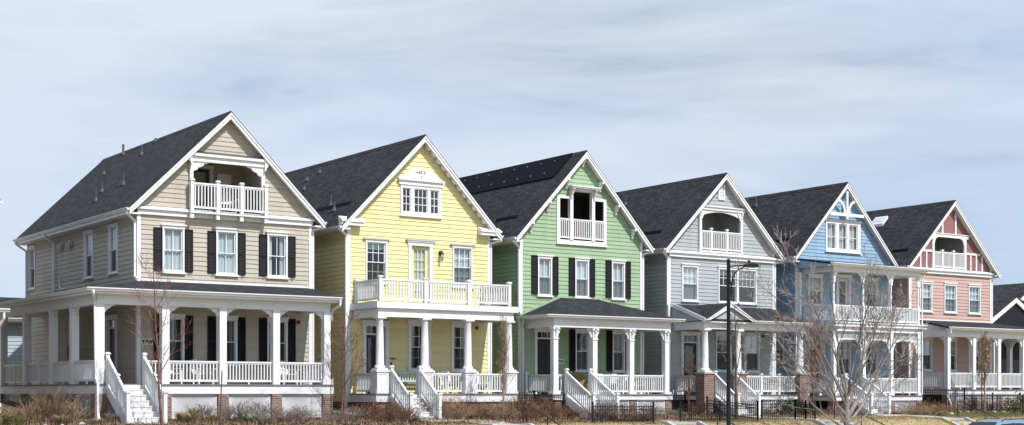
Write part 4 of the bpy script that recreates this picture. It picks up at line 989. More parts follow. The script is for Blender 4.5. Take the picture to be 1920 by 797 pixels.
# ================================================================== HOUSE 5 (blue)
def house5():
    global RC, APEX, SL
    RC, APEX, SL = 3.42, 12.18, 1.053
    h = thing('house', 'bright blue clapboard house with two-storey white porch and truss in its gable', 'house', (4 * P, 0, 0), 'gabled houses in a row')
    zd = .95
    W2 = ((.80, 1.82), (5.12, 6.12)); W1 = ((3.0, 3.98), (5.05, 6.12))
    hf = [whole(a, b, 5.62, 7.24) for a, b in W2] + [whole(a, b, 1.95, 3.9) for a, b in W1] + [(2.17, 4.63, 8.63, 9.99), doorhole(2.9, 4.0, 4.66, 7.3), doorhole(.72, 1.76, zd, 3.77)]
    T = leftside(0)
    hl = [whole(.9, 1.7, 2.6, 4.1, .08, .1), whole(5.0, 5.8, 5.7, 7.2, .08, .1)]
    roof = shell(h, SID['blue'], .7, hf, hl)
    one('foundation', BRICK, h, (.03, W - .03, .03, BACK - .03, -.3, .7))
    for a, b in W2: window(h, F, a, b, 5.62, 7.24, (1, 1), (1, 1), 'top', cmat=CURTAIN2)
    for a, b in W1: window(h, F, a, b, 1.95, 3.9, (2, 2), (2, 2), 'sides')
    window(h, T, .9, 1.7, 2.6, 4.1, c=.08, head=.1); window(h, T, 5.0, 5.8, 5.7, 7.2, c=.08, head=.1)
    door(h, F, 2.9, 4.0, 4.66, 7.3, mat_plain('white_door_paint', (.7, .72, .72), .5), tran=0, glass=.16); door(h, F, .72, 1.76, zd, 3.77, DOORDK, tran=.25)
    # gable window of three
    m = M(F); m.box(2.08, 4.72, 0, .06, 9.99, 10.14); m.box(2.08, 4.72, 0, .06, 8.53, 8.63)
    for a, b in ((2.08, 2.17), (2.86, 3.05), (3.69, 3.84), (4.52, 4.72)): m.box(a, b, 0, .06, 8.63, 9.99)
    w = m.build('attic_window', WHITE, h); one('sill', WHITE, w, (2.03, 4.77, 0, .1, 8.47, 8.53), T=F); one('window_head', WHITE, w, (2.03, 4.77, 0, .11, 10.14, 10.2), T=F)
    sm = M(F); gm = M(F); cm = M(F)
    for a, b in ((2.17, 2.86), (3.05, 3.69), (3.84, 4.52)):
        r = .06
        for q in ((a, a + r, 8.63, 9.99), (b - r, b, 8.63, 9.99), (a + r, b - r, 8.63, 8.63 + r), (a + r, b - r, 9.99 - r, 9.99)): sm.box(q[0], q[1], -.05, .02, q[2], q[3])
        sm.box(a + r, b - r, -.04, .01, 9.28, 9.31); x = (a + b) / 2; sm.box(x - .012, x + .012, -.03, .005, 8.7, 9.93)
        gm.poly([(a, -.02, 8.63), (b, -.02, 8.63), (b, -.02, 9.99), (a, -.02, 9.99)])
        for i in range(14):
            xa = a + (b - a) * i / 14; xb = a + (b - a) * (i + 1) / 14; f = lambda x: -.14 + .02 * math.sin(x * 40)
            cm.poly([(xa, f(xa), 8.63), (xb, f(xb), 8.63), (xb, f(xb), 9.99), (xa, f(xa), 9.99)])
    sm.build('sash', WHITE, w); gm.build('pane', GLASS, w); cm.build('curtain', CURTAIN2, w, fix=False)
    # truss
    m = M(); y0, y1 = -.32, -.23
    m.box(RC - 1.28, RC + 1.28, y0, y1, 10.38, 10.54); m.box(RC - .07, RC + .07, y0 - .01, y1 + .01, 10.24, 11.7); m.box(RC - .10, RC + .10, y0 - .02, y1 + .02, 10.30, 10.50)
    tr = m.build('gable_truss', WHITE, h)
    for s in (-1, 1):
        b = M(); k = 10
        o = [(RC + s * (.09 + .62 * (1 - math.cos(a))), 10.54 + .74 * math.sin(a)) for a in [math.pi / 2 * i / k for i in range(k + 1)]]
        i_ = [(RC + s * (.22 + .52 * (1 - math.cos(a))), 10.54 + .62 * math.sin(a)) for a in [math.pi / 2 * i / k for i in range(k + 1)]]
        b.ext(o + i_[::-1], 'y', y0 + .02, y1 - .01); b.build('curved_brace', WHITE, tr)
    # upper porch
    yf = -2.2; ey = -2.45
    pr = shed_roof(h, [[(-.12, ey, 7.62), (7.30, ey, 7.62), (7.30, -.03, 8.02), (-.12, -.03, 8.02)]], .07)
    gutter(pr, [((-.12, ey, 7.64), (7.30, ey, 7.64), (0, -1))])
    one('porch_eave_soffit', WHITE, h, (-.1, 7.28, ey + .02, yf, 7.47, 7.545))
    one('porch_beam', WHITE, h, (.34, 7.02, yf, yf + .2, 7.24, 7.52), (.34, .54, yf + .2, -.03, 7.24, 7.52), (6.82, 7.02, yf + .2, -.03, 7.24, 7.52))
    one('porch_ceiling', SHADEW, h, (.545, 6.815, yf + .205, -.03, 7.40, 7.44))
    k = M(); k.ext([(ey + .05, 7.48), (ey + .05, 7.55), (-.05, 7.94), (-.05, 7.48)], 'x', -.08, -.04); k.build('porch_gable_end', SID['blue'], h)
    PX = (.46, 2.64, 4.76, 6.90); py = -2.08
    for i, x in enumerate(PX):
        m = M(); m.cbox(x, py, .13, .13, 4.68, 5.62); m.lathe(x, py, [(.06, 5.62), (.065, 5.68), (.045, 5.74), (.06, 5.9), (.055, 6.5), (.045, 6.62), (.065, 6.68)], 10); m.cbox(x, py, .13, .13, 6.68, 7.24)
        p = m.build('upper_porch_post', WHITE, h)
        for s in (-1, 1):
            if (i == 0 and s < 0) or (i == 3 and s > 0): continue
            b = M(); bracket(b, x + s * .065, py, 7.24, .34, .52, s, .06, 'arch'); b.build('bracket', WHITE, p)
    m = M(); m.cbox(-.0 + .08, -.12, .14, .14, 4.68, 7.3); m.build('upper_porch_post', WHITE, h)
    for a, b in zip(PX, PX[1:]): railing(h, [((a + .07, py), (b - .07, py))], 4.78, 5.56, 'balcony_railing', sp=.115)
    for x in (PX[0], PX[-1]): railing(h, [((x, py + .07), (x, -.05))], 4.78, 5.56, 'balcony_railing', sp=.115)
    one('upper_porch_floor', WHITE, h, (.22, 7.30, yf - .12, -.03, 4.46, 4.62), (.18, 7.34, yf - .18, -.03, 4.62, 4.68))
    # lower porch
    one('porch_beam', WHITE, h, (.36, 7.06, yf, yf + .22, 4.22, 4.457), (.36, .58, yf + .22, -.03, 4.22, 4.457), (6.84, 7.06, yf + .22, -.03, 4.22, 4.457))
    one('porch_ceiling', SHADEW, h, (.585, 6.835, yf + .225, -.03, 4.36, 4.40))
    for i, x in enumerate(PX):
        p = post_square(h, x, py, zd, 4.22, .20, None, cap=True)
        for s in (-1, 1):
            if (i == 0 and s < 0) or (i == 3 and s > 0): continue
            b = M(); bracket(b, x + s * .10, py, 3.80, .52, .62, s, .07, 'arch'); b.build('bracket', WHITE, p)
    for a, b in zip(PX, PX[1:]):
        m = M(); m.box(a + .1, b - .1, py - .03, py + .03, 3.80, 3.86)
        n = int((b - a - .2) / .09)
        for i in range(n): m.cbox(a + .1 + (b - a - .2) * (i + .5) / n, py, .03, .03, 3.86, 4.22)
        m.build('spindle_frieze', WHITE, h)
    m = M(); m.box(PX[0] - .03, PX[0] + .03, py + .1, -.05, 3.80, 3.86)
    for i in range(20): m.cbox(PX[0], py + .15 + i * .09, .03, .03, 3.86, 4.22)
    m.build('spindle_frieze', WHITE, h)
    railing(h, [((.56, py), (1.06, py)), ((2.74, py), (4.66, py)), ((4.86, py), (6.8, py)), ((PX[0], py + .1), (PX[0], -.05)), ((6.9, py + .1), (6.9, -.05))], 1.08, 1.86, sp=.115)
    porch_base(h, .3, 7.1, yf, zd, .26, 0)
    for x in (.5, 2.64, 4.76, 6.9): pier(h, x, py + .05, -.3, .685, .4, .34)
    for a, b in ((2.86, 4.54), (4.98, 6.68)): lattice(h, a, b, yf + .1, .05, .68)
    stairs(h, 1.16, 2.42, yf - .03, zd, 1.7, -.08, 6)
    roof_vent(roof, 2.8, 5.83, .5); roof_vent(roof, .75, 1.6, .45); roof_seam(roof, .9, 2.0, .5)
    downspout(h, [(-.50, -.24, 7.88), (-.48, -.22, 7.78), (-.09, -.02, 7.6), (-.09, -.02, .6)]); downspout(h, [(7.05, ey - .02, 7.5), (7.05, -2.24, 7.2), (7.05, -2.24, 1.0)], .03)
    RC, APEX, SL = 3.5, 12.03, 1.02
    return h
house5()

# ================================================================== HOUSE 6 (pink)
def house6():
    global RC, APEX, SL
    RC, APEX, SL = 3.45, 11.89, 0.98
    h = thing('house', 'salmon pink clapboard house with rose half-timbered gable, last gabled house on the right', 'house', (5 * P, 0, 0), 'gabled houses in a row')
    zd = 1.27
    WS = ((.78, 1.84), (2.88, 3.94), (5.0, 6.06))
    rec = (1.95, 4.52, 8.08, 9.80)
    hf = [whole(a, b, 5.55, 7.25) for a, b in WS] + [whole(a, b, 2.28, 4.14) for a, b in WS] + [rec]
    T = leftside(0)
    hl = [whole(.9, 1.8, 2.2, 4.0, .08, .1), whole(4.0, 4.9, 5.6, 7.2, .08, .1)]
    roof = shell(h, SID['pink'], 1.0, hf, hl, gable_mat=ROSE, split=7.90)
    one('foundation', BRICK, h, (.03, W - .03, .03, BACK - .03, -.3, 1.0))
    for i, (a, b) in enumerate(WS):
        window(h, F, a, b, 5.55, 7.25, (3, 2), (3, 2), 'full', cap=.03, cmat=CURTAIN); window(h, F, a, b, 2.28, 4.14, (2, 2), (2, 2), None, cap=.03)
    window(h, T, .9, 1.8, 2.2, 4.0, c=.08, head=.1); window(h, T, 4.0, 4.9, 5.6, 7.2, c=.08, head=.1)
    cornice(h, 7.72, 7.96, -.02, W + .02)
    recess(h, 1.95, 4.52, 8.06, 9.80, SID['grey'], 2.0)
    # half timbering
    y0, y1 = -.055, -.004
    tb = [(.96, 1.78, 8.92, 9.04), (4.74, 6.04, 8.92, 9.04)] + [(x - .05, x + .05, 8.0, min(8.92, rz(x) - .26)) for x in (.86, 1.36, 5.18, 5.68, 6.2)] + [(x - .06, x + .06, 10.0, rz(x) - .26) for x in (2.72, 3.86)]
    for a, b, c, d in tb: one('timber_batten', WHITE, h, (a, b, y0, y1, c, d))
    one('balcony_header', WHITE, h, (1.76, 4.96, -.10, -.004, 9.80, 9.98), (1.72, 5.0, -.14, -.004, 9.98, 10.02))
    for x, s in ((1.87, 1), (4.63, -1)):
        p = M(); p.cbox(x, -.06, .17, .11, 8.0, 9.80); q = p.build('balcony_column', WHITE, h)
        b = M(); bracket(b, x + s * .085, -.07, 9.80, .34, .34, s, .08, 'arch'); b.build('bracket', WHITE, q)
    one('balcony_ledge', WHITE, h, (1.78, 4.72, -.13, -.004, 7.965, 8.05))
    for x in (2.62, 3.58): newel(h, x, -.08, 8.05, 9.08, .12, 'balcony_post')
    for a, b in ((1.96, 2.56), (2.68, 3.52), (3.64, 4.55)): railing(h, [((a, -.08), (b, -.08))], 8.10, 8.98, 'balcony_railing', sp=.105)
    # porch
    yf = -2.2; X1 = 9.6; ey = -2.45; ze, zw = 4.62, 5.10
    pr = shed_roof(h, [[(.30, ey, ze), (X1 + .35, ey, ze), (W + .03, -.03, zw), (.72, -.03, zw)], [(X1 + .35, ey, ze), (X1 + .35, 11, ze), (W + .03, 11, zw), (W + .03, -.03, zw)]], .08)
    one('flashing', WHITE, pr, (.7, W - .12, -.07, -.03, zw + .01, zw + .07))
    gutter(pr, [((.26, ey, ze + .02), (X1 + .48, ey, ze + .02), (0, -1)), ((X1 + .35, ey, ze + .02), (X1 + .35, 11, ze + .02), (1, 0))])
    one('porch_eave_soffit', WHITE, h, (.3, X1 + .33, ey + .02, yf, ze - .17, ze - .085))
    one('porch_beam', WHITE, h, (.44, X1, yf, yf + .26, 4.12, 4.46), (.44, .70, yf + .26, -.03, 4.12, 4.46), (X1 - .26, X1, yf + .26, 11, 4.12, 4.46))
    k = M(); k.ext([(ey + .06, ze - .16), (ey + .06, ze - .1), (-.05, zw - .09), (-.05, ze - .16)], 'x', .62, .66); k.build('porch_gable_end', WHITE, h)
    one('porch_ceiling', SHADEW, h, (.705, X1 - .265, yf + .265, -.03, 4.30, 4.34), (W + .03, X1 - .265, -.03, 11, 4.30, 4.34))
    m = M(); m.box(.40, X1 + .04, yf - .04, -.03, zd - .045, zd); m.box(W + .03, X1 + .04, -.03, 11, zd - .045, zd); m.build('porch_floor', DECK, h)
    m = M(); m.box(.44, X1, yf, yf + .04, zd - .27, zd - .05); m.box(.44, .48, yf + .04, -.03, zd - .27, zd - .05); m.box(X1 - .04, X1, yf + .04, 11, zd - .27, zd - .05); m.build('deck_fascia', WHITE2, h)
    PX = (.60, 2.76, 4.93, 7.14, 9.45); py = -2.06
    for i, x in enumerate(PX): post_square(h, x, py, zd, 4.12, .24, 'arch', (i > 0, i < 4), .50, .42, cap=False)
    for y in (.5, 3.2, 6.0): post_square(h, 9.45, y, zd, 4.12, .24, 'arch', (1, 1), .50, .42, cap=False, axis='y')
    b = M(); bracket(b, .60, py + .12, 4.12, .5, .42, 1, style='arch', axis='y'); b.build('bracket', WHITE, h)
    railing(h, [((a + .12, py), (b - .12, py)) for a, b in zip(PX, PX[1:])] + [((.6, py + .12), (.6, -.05)), ((9.45, py + .12), (9.45, .38)), ((9.45, .62), (9.45, 3.08))], 1.40, 2.19, sp=.115, foot=zd)
    for x in PX: pier(h, x, py + .05, -.3, .995, .4, .34)
    for a, b in zip(PX, PX[1:]): lattice(h, a + .22, b - .22, yf + .1, .05, .99)
    downspout(h, [(.34, ey - .05, 4.5), (.34, ey - .02, 4.3), (.45, -2.2, 4.1), (.45, -2.2, .9), (.3, -2.5, .6), (.3, -2.6, .05)], .04)
    # skylight on the left slope
    x0, x1, ya = 2.30, 2.78, 3.9; m = M()
    za, zb = rz(x0) + .16, rz(x1) + .16
    m.slab([(x0, ya, za), (x1, ya, zb), (x1, ya + .95, zb), (x0, ya + .95, za)], .2); s = m.build('skylight', WHITE, roof)
    m = M(); m.slab([(x0 + .08, ya + .08, rz(x0 + .08) + .17), (x1 - .08, ya + .08, rz(x1 - .08) + .17), (x1 - .08, ya + .87, rz(x1 - .08) + .17), (x0 + .08, ya + .87, rz(x0 + .08) + .17)], .02); m.build('pane', SKYL, s)
    roof_seam(roof, .5, 1.6, .5)
    downspout(h, [(-.50, -.24, 7.88), (-.48, -.22, 7.78), (-.09, -.02, 7.6), (-.09, -.02, .6)]); downspout(h, [(W + .50, -.24, 7.88), (W + .48, -.22, 7.78), (W + .09, -.0, 7.66), (W + .09, -.0, 5.3)])
    RC, APEX, SL = 3.5, 12.03, 1.02
    return h
house6()

# ================================================================== neighbours at the edges
def house0():
    h = thing('house', 'house cut off by the left edge, only its white porch corner and eave tip showing', 'house', (-12.93, 0, 0), 'gabled houses in a row')
    WS = ((.8, 1.7), (3.0, 3.9), (5.2, 6.1))
    hf = [whole(a, b, 5.6, 7.4) for a, b in WS] + [whole(a, b, 1.7, 3.5) for a, b in WS[1:]] + [doorhole(.7, 1.9, .6, 3.3)]
    roof = shell(h, SID['tan'], .4, hf)
    for i, (a, b) in enumerate(WS):
        window(h, F, a, b, 5.6, 7.4, curtain='full')
        if i: window(h, F, a, b, 1.7, 3.5)
    door(h, F, .7, 1.9, .6, 3.3, DOORDK)
    one('foundation', CONC, h, (.03, W - .03, .03, BACK - .03, -.4, .4))
    ey, ze, zw = -2.45, 3.94, 4.6; yf = -2.2
    pr = shed_roof(h, [[(-.1, ey, ze), (7.0, ey, ze), (7.0, -.03, zw), (-.1, -.03, zw)]], .08)
    gutter(pr, [((-.15, ey, ze + .02), (7.2, ey, ze + .02), (0, -1))])
    one('porch_beam', WHITE, h, (.2, 6.95, yf, yf + .26, 3.45, 3.84), (.2, .46, yf + .26, -.03, 3.45, 3.84), (6.69, 6.95, yf + .26, -.03, 3.45, 3.84))
    porch_base(h, .15, 7.0, yf, .6, .26, 0)
    PX = (.35, 2.5, 4.65, 6.82)
    for x in PX: post_square(h, x, -2.06, .6, 3.45, .26)
    railing(h, [((a + .13, -2.06), (b - .13, -2.06)) for a, b in zip(PX[1:], PX[2:])] + [((6.82, -1.9), (6.82, -.05))], .7, 1.5)
    for x in PX: pier(h, x, -2.0, -.4, .34)
    stairs(h, .6, 2.2, yf - .03, .6, 1.0, -.05, 3)
    downspout(h, [(7.02, ey - .02, 3.85), (7.02, ey, 3.62), (6.90, -2.24, 3.3), (6.90, -2.24, .2)], .04)
    return h
house0()
def house7():
    h = thing('bungalow', 'low navy house with wide white gable trim at the right edge', 'house', (56.0, 4.0, 0))
    sl = .57; az = 8.1; rc = 4.0; ov = 4.3
    g = lambda u: az - abs(u - rc) * sl
    m = M(F); siding(m, .8, az - .3, lambda z: max(.3, rc - (az - .3 - z) / sl), lambda z: min(7.7, rc + (az - .3 - z) / sl), (az - .3 - 3.7 * sl,))
    m.T = lambda s, d, z: (.3 - d, s, z); siding(m, .8, 5.4, lambda z: 0, lambda z: 11)
    m.T = lambda s, d, z: (7.7 + d, s, z); siding(m, .8, 5.4, lambda z: 0, lambda z: 11)
    m.build('clapboard_wall', SID['navy'], h, fix=False)
    def chev(m, t, b, ya, yb, ins=0):
        x0, x1 = rc - ov + ins, rc + ov - ins
        m.ext([(x0, g(x0) - t), (rc, az - t), (x1, g(x1) - t), (x1, g(x1) - b), (rc, az - b), (x0, g(x0) - b)], 'y', ya, yb)
    r = M(); chev(r, 0, .06, -.6, 5.4); r.build('gable_roof', ROOFX, h)
    k = M(); chev(k, .062, .36, -.56, -.5, .02); chev(k, .062, .17, -.6, -.565); chev(k, .065, .2, -.5, 0, .05); k.build('rake_board', WHITE, h)
    s = M(); s.slab([(-1, .9, 5.2), (14, .9, 5.2), (14, 6.0, 8.32), (-1, 6.0, 8.32)], .15); s.slab([(-1, 6.0, 8.32), (14, 6.0, 8.32), (14, 12, 4.8), (-1, 12, 4.8)], .15); s.build('roof', ROOFY, h)
    window(h, lambda s, d, z: (s, -d - .025, z), 5.9, 7.3, 2.2, 4.2, curtain='full')
    one('foundation', CONC, h, (.35, 7.65, .05, 10.9, -.2, .8))
    bz, bc, hw = 7.02, 1.14, 2.5
    b = M(); b.ext([(bc - hw, bz - hw * sl), (bc, bz), (bc + hw, bz - hw * sl), (bc + hw, bz - hw * sl - .34), (bc, bz - .34), (bc - hw, bz - hw * sl - .34)], 'y', -1.05, -.95); b.build('porch_rake_board', WHITE, h)
    b = M(); b.ext([(bc - hw - .05, bz - hw * sl + .05), (bc, bz + .08), (bc + hw + .05, bz - hw * sl + .05), (bc + hw + .05, bz - hw * sl), (bc, bz + .01), (bc - hw - .05, bz - hw * sl)], 'y', -1.1, -.03); b.build('porch_roof', ROOFX, h)
    b = M(); b.ext([(bc - hw + .3, bz - hw * sl - .30), (bc, bz - .35), (bc + hw - .3, bz - hw * sl - .30), (bc + hw - .3, 4.7), (bc - hw + .3, 4.7)], 'y', -.92, -.88); b.build('porch_gable', SID['navy'], h)
    one('porch_beam', WHITE, h, (bc - hw + .3, bc + hw - .3, -1.0, -.8, 4.45, 4.7))
    for x in (bc - hw + .45, bc + hw - .45): post_square(h, x, -.88, .9, 4.45, .26)
    porch_base(h, bc - hw + .2, bc + hw - .2, -1.1, .95, .3, 0)
    return h
house7()
def garage():
    h = thing('garage', 'low pale blue clapboard garage with dark roof seen through the beige house porch', 'garage', (-5.5, 20, 0))
    m = M(F); siding(m, .3, 4.7, lambda z: 0, lambda z: 9.5, (), [whole(1.2, 2.2, 2.0, 3.6)])
    m.T = leftside(0); siding(m, .3, 4.7, lambda z: 0, lambda z: 7); m.T = lambda s, d, z: (9.5 + d, s, z); siding(m, .3, 4.7, lambda z: 0, lambda z: 7)
    m.build('clapboard_wall', SID['pale_blue'], h, fix=False)
    window(h, F, 1.2, 2.2, 2.0, 3.6)
    r = M(); r.slab([(-.4, -.5, 4.75), (9.9, -.5, 4.75), (9.9, 3.2, 6.0), (-.4, 3.2, 6.0)], .12); r.slab([(-.4, 3.2, 6.0), (9.9, 3.2, 6.0), (9.9, 7.4, 4.6), (-.4, 7.4, 4.6)], .12); ro = r.build('roof', ROOFY, h)
    one('fascia', WHITE, h, (-.4, 9.9, -.53, -.5, 4.55, 4.74)); gutter(ro, [((-.4, -.53, 4.76), (9.9, -.53, 4.76), (0, -1))])
    c = M(); c.box(-.03, .12, -.04, 0, .3, 4.7); c.box(9.38, 9.53, -.04, 0, .3, 4.7); c.build('corner_board', WHITE, h)
garage()

# ================================================================== ground, street
def sheet(name, mat, x0, x1, y0, y1, nx, ny, off=0.0, edge=None, stuff=False):
    m = M(); xs = [x0 + (x1 - x0) * i / nx for i in range(nx + 1)]; ys = [y0 + (y1 - y0) * j / ny for j in range(ny + 1)]
    for y in ys:
        for x in xs:
            yy = y
            if edge and (y == y0 or y == y1): yy = y + edge * mnoise.noise((x * .8, y * 3, 1))
            m.v.append((x, yy, tz(x, yy) + off))
    for j in range(ny):
        for i in range(nx): a = j * (nx + 1) + i; m.f.append([a, a + 1, a + nx + 2, a + nx + 1])
    return m.build(name, mat, smooth=True, fix=False)
def ground():
    ys = [-260, -120, -60, -52, -45, -38, -30, -23.01, -23, -13.25, -13.2] + [-13 + .35 * i for i in range(18)] + [-6.5 + .45 * i for i in range(12)] + [-1, 0, 2, 4, 7, 10, 14, 20, 40, 100, 300, 1200]
    xs = [-1200, -300, -120, -60] + [-40 + 1.2 * i for i in range(110)] + [100, 140, 220, 400, 900, 2400]
    m = M()
    for y in ys:
        for x in xs: m.v.append((x, y, tz(x, y)))
    n = len(xs)
    for j in range(len(ys) - 1):
        for i in range(n - 1): a = j * n + i; m.f.append([a, a + 1, a + n + 1, a + n])
    struct(m.build('ground', STRAW, smooth=True, fix=False))
ground()
struct(one('street', ASPH, None, (-300, 500, -22.6, -13.36, -1.8, -1.60)))
struct(one('kerb', CONC, None, (-300, 500, -13.36, -13.2, -1.8, -1.42)))
m = M(); 
for i in range(200): m.box(-100 + i * 1.5, -100 + i * 1.5 + 1.485, -11.9, -10.5, -1.6, -1.305)
struct(m.build('sidewalk', CONC))
struct(sheet('mulch_bed', MULCH, -14, 24.5, -6.6, -1.9, 70, 12, .012, .35))
struct(sheet('mulch_bed', MULCH, 24.6, 54, -4.4, -1.9, 70, 8, .012, .3))
struct(sheet('mulch_bed', MULCH, -14, 54, -1.9, 9, 110, 14, .012))
struct(sheet('lawn', GREEN, 20.3, 25.8, -6.9, -4.6, 20, 10, .024, .25))
struct(sheet('lawn', GREEN, 38.6, 46.8, -6.6, -3.6, 24, 12, .024, .35))
for i in range(1, 5):
    o = i * P
    struct(sheet('walkway', CONC, o + 2.3, o + 3.8, -7.0, -4.4, 4, 8, .035))
    struct(sheet('walkway', CONC, o + .9, o + 2.3, -5.2, -3.75, 4, 6, .035))
    st = thing('concrete_steps', ['', 'concrete steps with low side walls below the yellow house', 'concrete steps with low side walls below the green house', 'concrete steps with low side walls below the grey house', 'concrete steps with low side walls and yellow paint mark below the blue house'][i], 'steps', (o + 2.3, -7, 0), 'concrete steps down to the pavement')
    m = M(); n = 7
    for k in range(n): m.box(0, 1.5, -.47 * (k + 1), .0, -1.5, -.15 - .16 * (k + 1)) if False else m.box(.002, 1.498, -.47 * (k + 1), -.47 * k, -1.5, -.15 - .16 * k)
    m.build('treads', CONC, st)
    for x in (-.2, 1.5):
        m = M(); m.ext([(.25, -.5), (.25, -.10), (-.5, -.10), (-3.3, -1.15), (-3.3, -1.6)], 'x', x, x + .2); m.build('side_wall', CONC, st)
    if i == 4: one('paint_mark', YEL, st, (-.205, -.2, -1.1, -.7, -.42, -.25))
    hr = thing('handrail', ['', 'black handrail on the steps below the yellow house', 'black handrail on the steps below the green house', 'black handrail on the steps below the grey house', 'black handrail on the steps below the blue house, rising over the green lawn'][i], 'handrail', (o + 3.92, -7, -.15), 'black step handrails')
    m = M(); m.tube([(0, 0, 0), (0, 0, .72), (0, .04, .8), (0, -.02, .83), (0, -.25, .78), (0, -3.1, -.25), (0, -3.3, -.3)], .024, 8); m.build('rail', BLACK, hr)
    m = M(); m.tube([(0, -1.6, -.85), (0, -1.6, .29)], .022, 8); m.build('post', BLACK, hr); m = M(); m.tube([(0, -3.1, -1.3), (0, -3.1, -.25)], .022, 8); m.build('post', BLACK, hr)

# ================================================================== iron fences
def fence(label, pts, h, group=None, sp=.125):
    x, y = pts[0]; t = thing('iron_fence', label, 'fence', (x, y, 0), 'black iron fences' )
    for (a, b) in zip(pts, pts[1:]):
        L = math.hypot(b[0] - a[0], b[1] - a[1]); n = max(1, round(L / 2.2))
        for k in range(n):
            f = lambda t_: (a[0] + (b[0] - a[0]) * t_, a[1] + (b[1] - a[1]) * t_)
            p, q = f(k / n), f((k + 1) / n); m = M()
            zp, zq = tz(*p), tz(*q)
            for dz in (.14, h - .26, h - .13): m.beam((p[0] - x, p[1] - y, zp + dz), (q[0] - x, q[1] - y, zq + dz), .025, .035)
            c = int(L / n / sp)
            for i in range(1, c):
                s = i / c; u = (p[0] + (q[0] - p[0]) * s, p[1] + (q[1] - p[1]) * s); zz = zp + (zq - zp) * s; m.cbox(u[0] - x, u[1] - y, .018, .018, zz + .06, zz + h)
            m.build('fence_panel', BLACK, t)
            for w_ in ([p, q] if k == n - 1 else [p]):
                g = M(); zz = tz(*w_); g.cbox(w_[0] - x, w_[1] - y, .06, .06, zz - .1, zz + h + .04); g.cbox(w_[0] - x, w_[1] - y, .075, .075, zz + h + .04, zz + h + .07); g.build('fence_post', BLACK, t)
fence('black iron picket fence in front of the green and grey houses', [(16.2, -6.85), (19.4, -6.85)], .80)
fence('black iron picket fence around the green lawn before the green house', [(20.9, -6.85), (25.4, -6.85), (25.4, -3.6)], .84)
fence('black iron picket fence beside the grey house stairs', [(26.3, -6.2), (28.4, -6.2), (28.4, -6.85), (29.0, -6.85)], .84)
fence('black iron side fence between the yellow and green houses', [(15.95, -1.0), (17.5, -1.0), (17.5, -3.2)], .95)
fence('black iron side fence between the green and grey houses', [(24.6, -1.2), (26.2, -1.2)], .95)
fence('black iron side fence between the blue and pink houses', [(42.3, -1.6), (44.6, -2.9)], 1.25)
fence('black iron fence along the pink house porch', [(44.6, -2.9), (49.0, -3.2)], 1.0)
fence('low black iron fence at the right edge before the pink house', [(47.6, -4.4), (53.5, -4.4)], .95)

# ================================================================== street lamp
def lamp():
    t = thing('street_lamp', 'tall dark street lamp with one curved arm before the grey house', 'street lamp', (18.80, -12, -1.42))
    m = M(); m.lathe(0, 0, [(.20, 0), (.20, .06), (.13, .12), (.12, .5), (.078, .62), (.074, 4.0), (.070, 7.60), (.072, 7.62), (.03, 7.66)], 16); m.build('pole', LAMPG, t, smooth=True)
    m = M(); m.tube([(.06, 0, 7.370), (.6, 0, 7.430), (.95, 0, 7.480)], [.03, .03, .028], 8); m.tube([(.13, 0, 6.260), (.15, 0, 6.560), (.17, 0, 6.760), (.22, 0, 6.930), (.33, 0, 7.110), (.50, 0, 7.250), (.7, 0, 7.340), (.95, 0, 7.430)], .026, 8)
    m.box(.05, .16, -.03, .03, 6.410, 6.460); m.box(.05, .16, -.03, .03, 6.730, 6.780); m.build('arm', LAMPG, t, smooth=True)
    m = M(); m.ext([(.86, 7.420), (.98, 7.520), (1.18, 7.545), (1.40, 7.525), (1.50, 7.460), (1.48, 7.420), (1.15, 7.400)], 'y', -.15, .15); hd = m.build('lamp_head', LAMPG, t)
    m = M(); m.box(1.12, 1.44, -.11, .11, 7.385, 7.410); m.build('lens', LENS, hd)
    m = M(); m.lathe(1.10, 0, [(.03, 7.530), (.03, 7.580), (.045, 7.590), (.045, 7.640), (.02, 7.660)], 10); m.build('photocell', LAMPG, hd)
lamp()

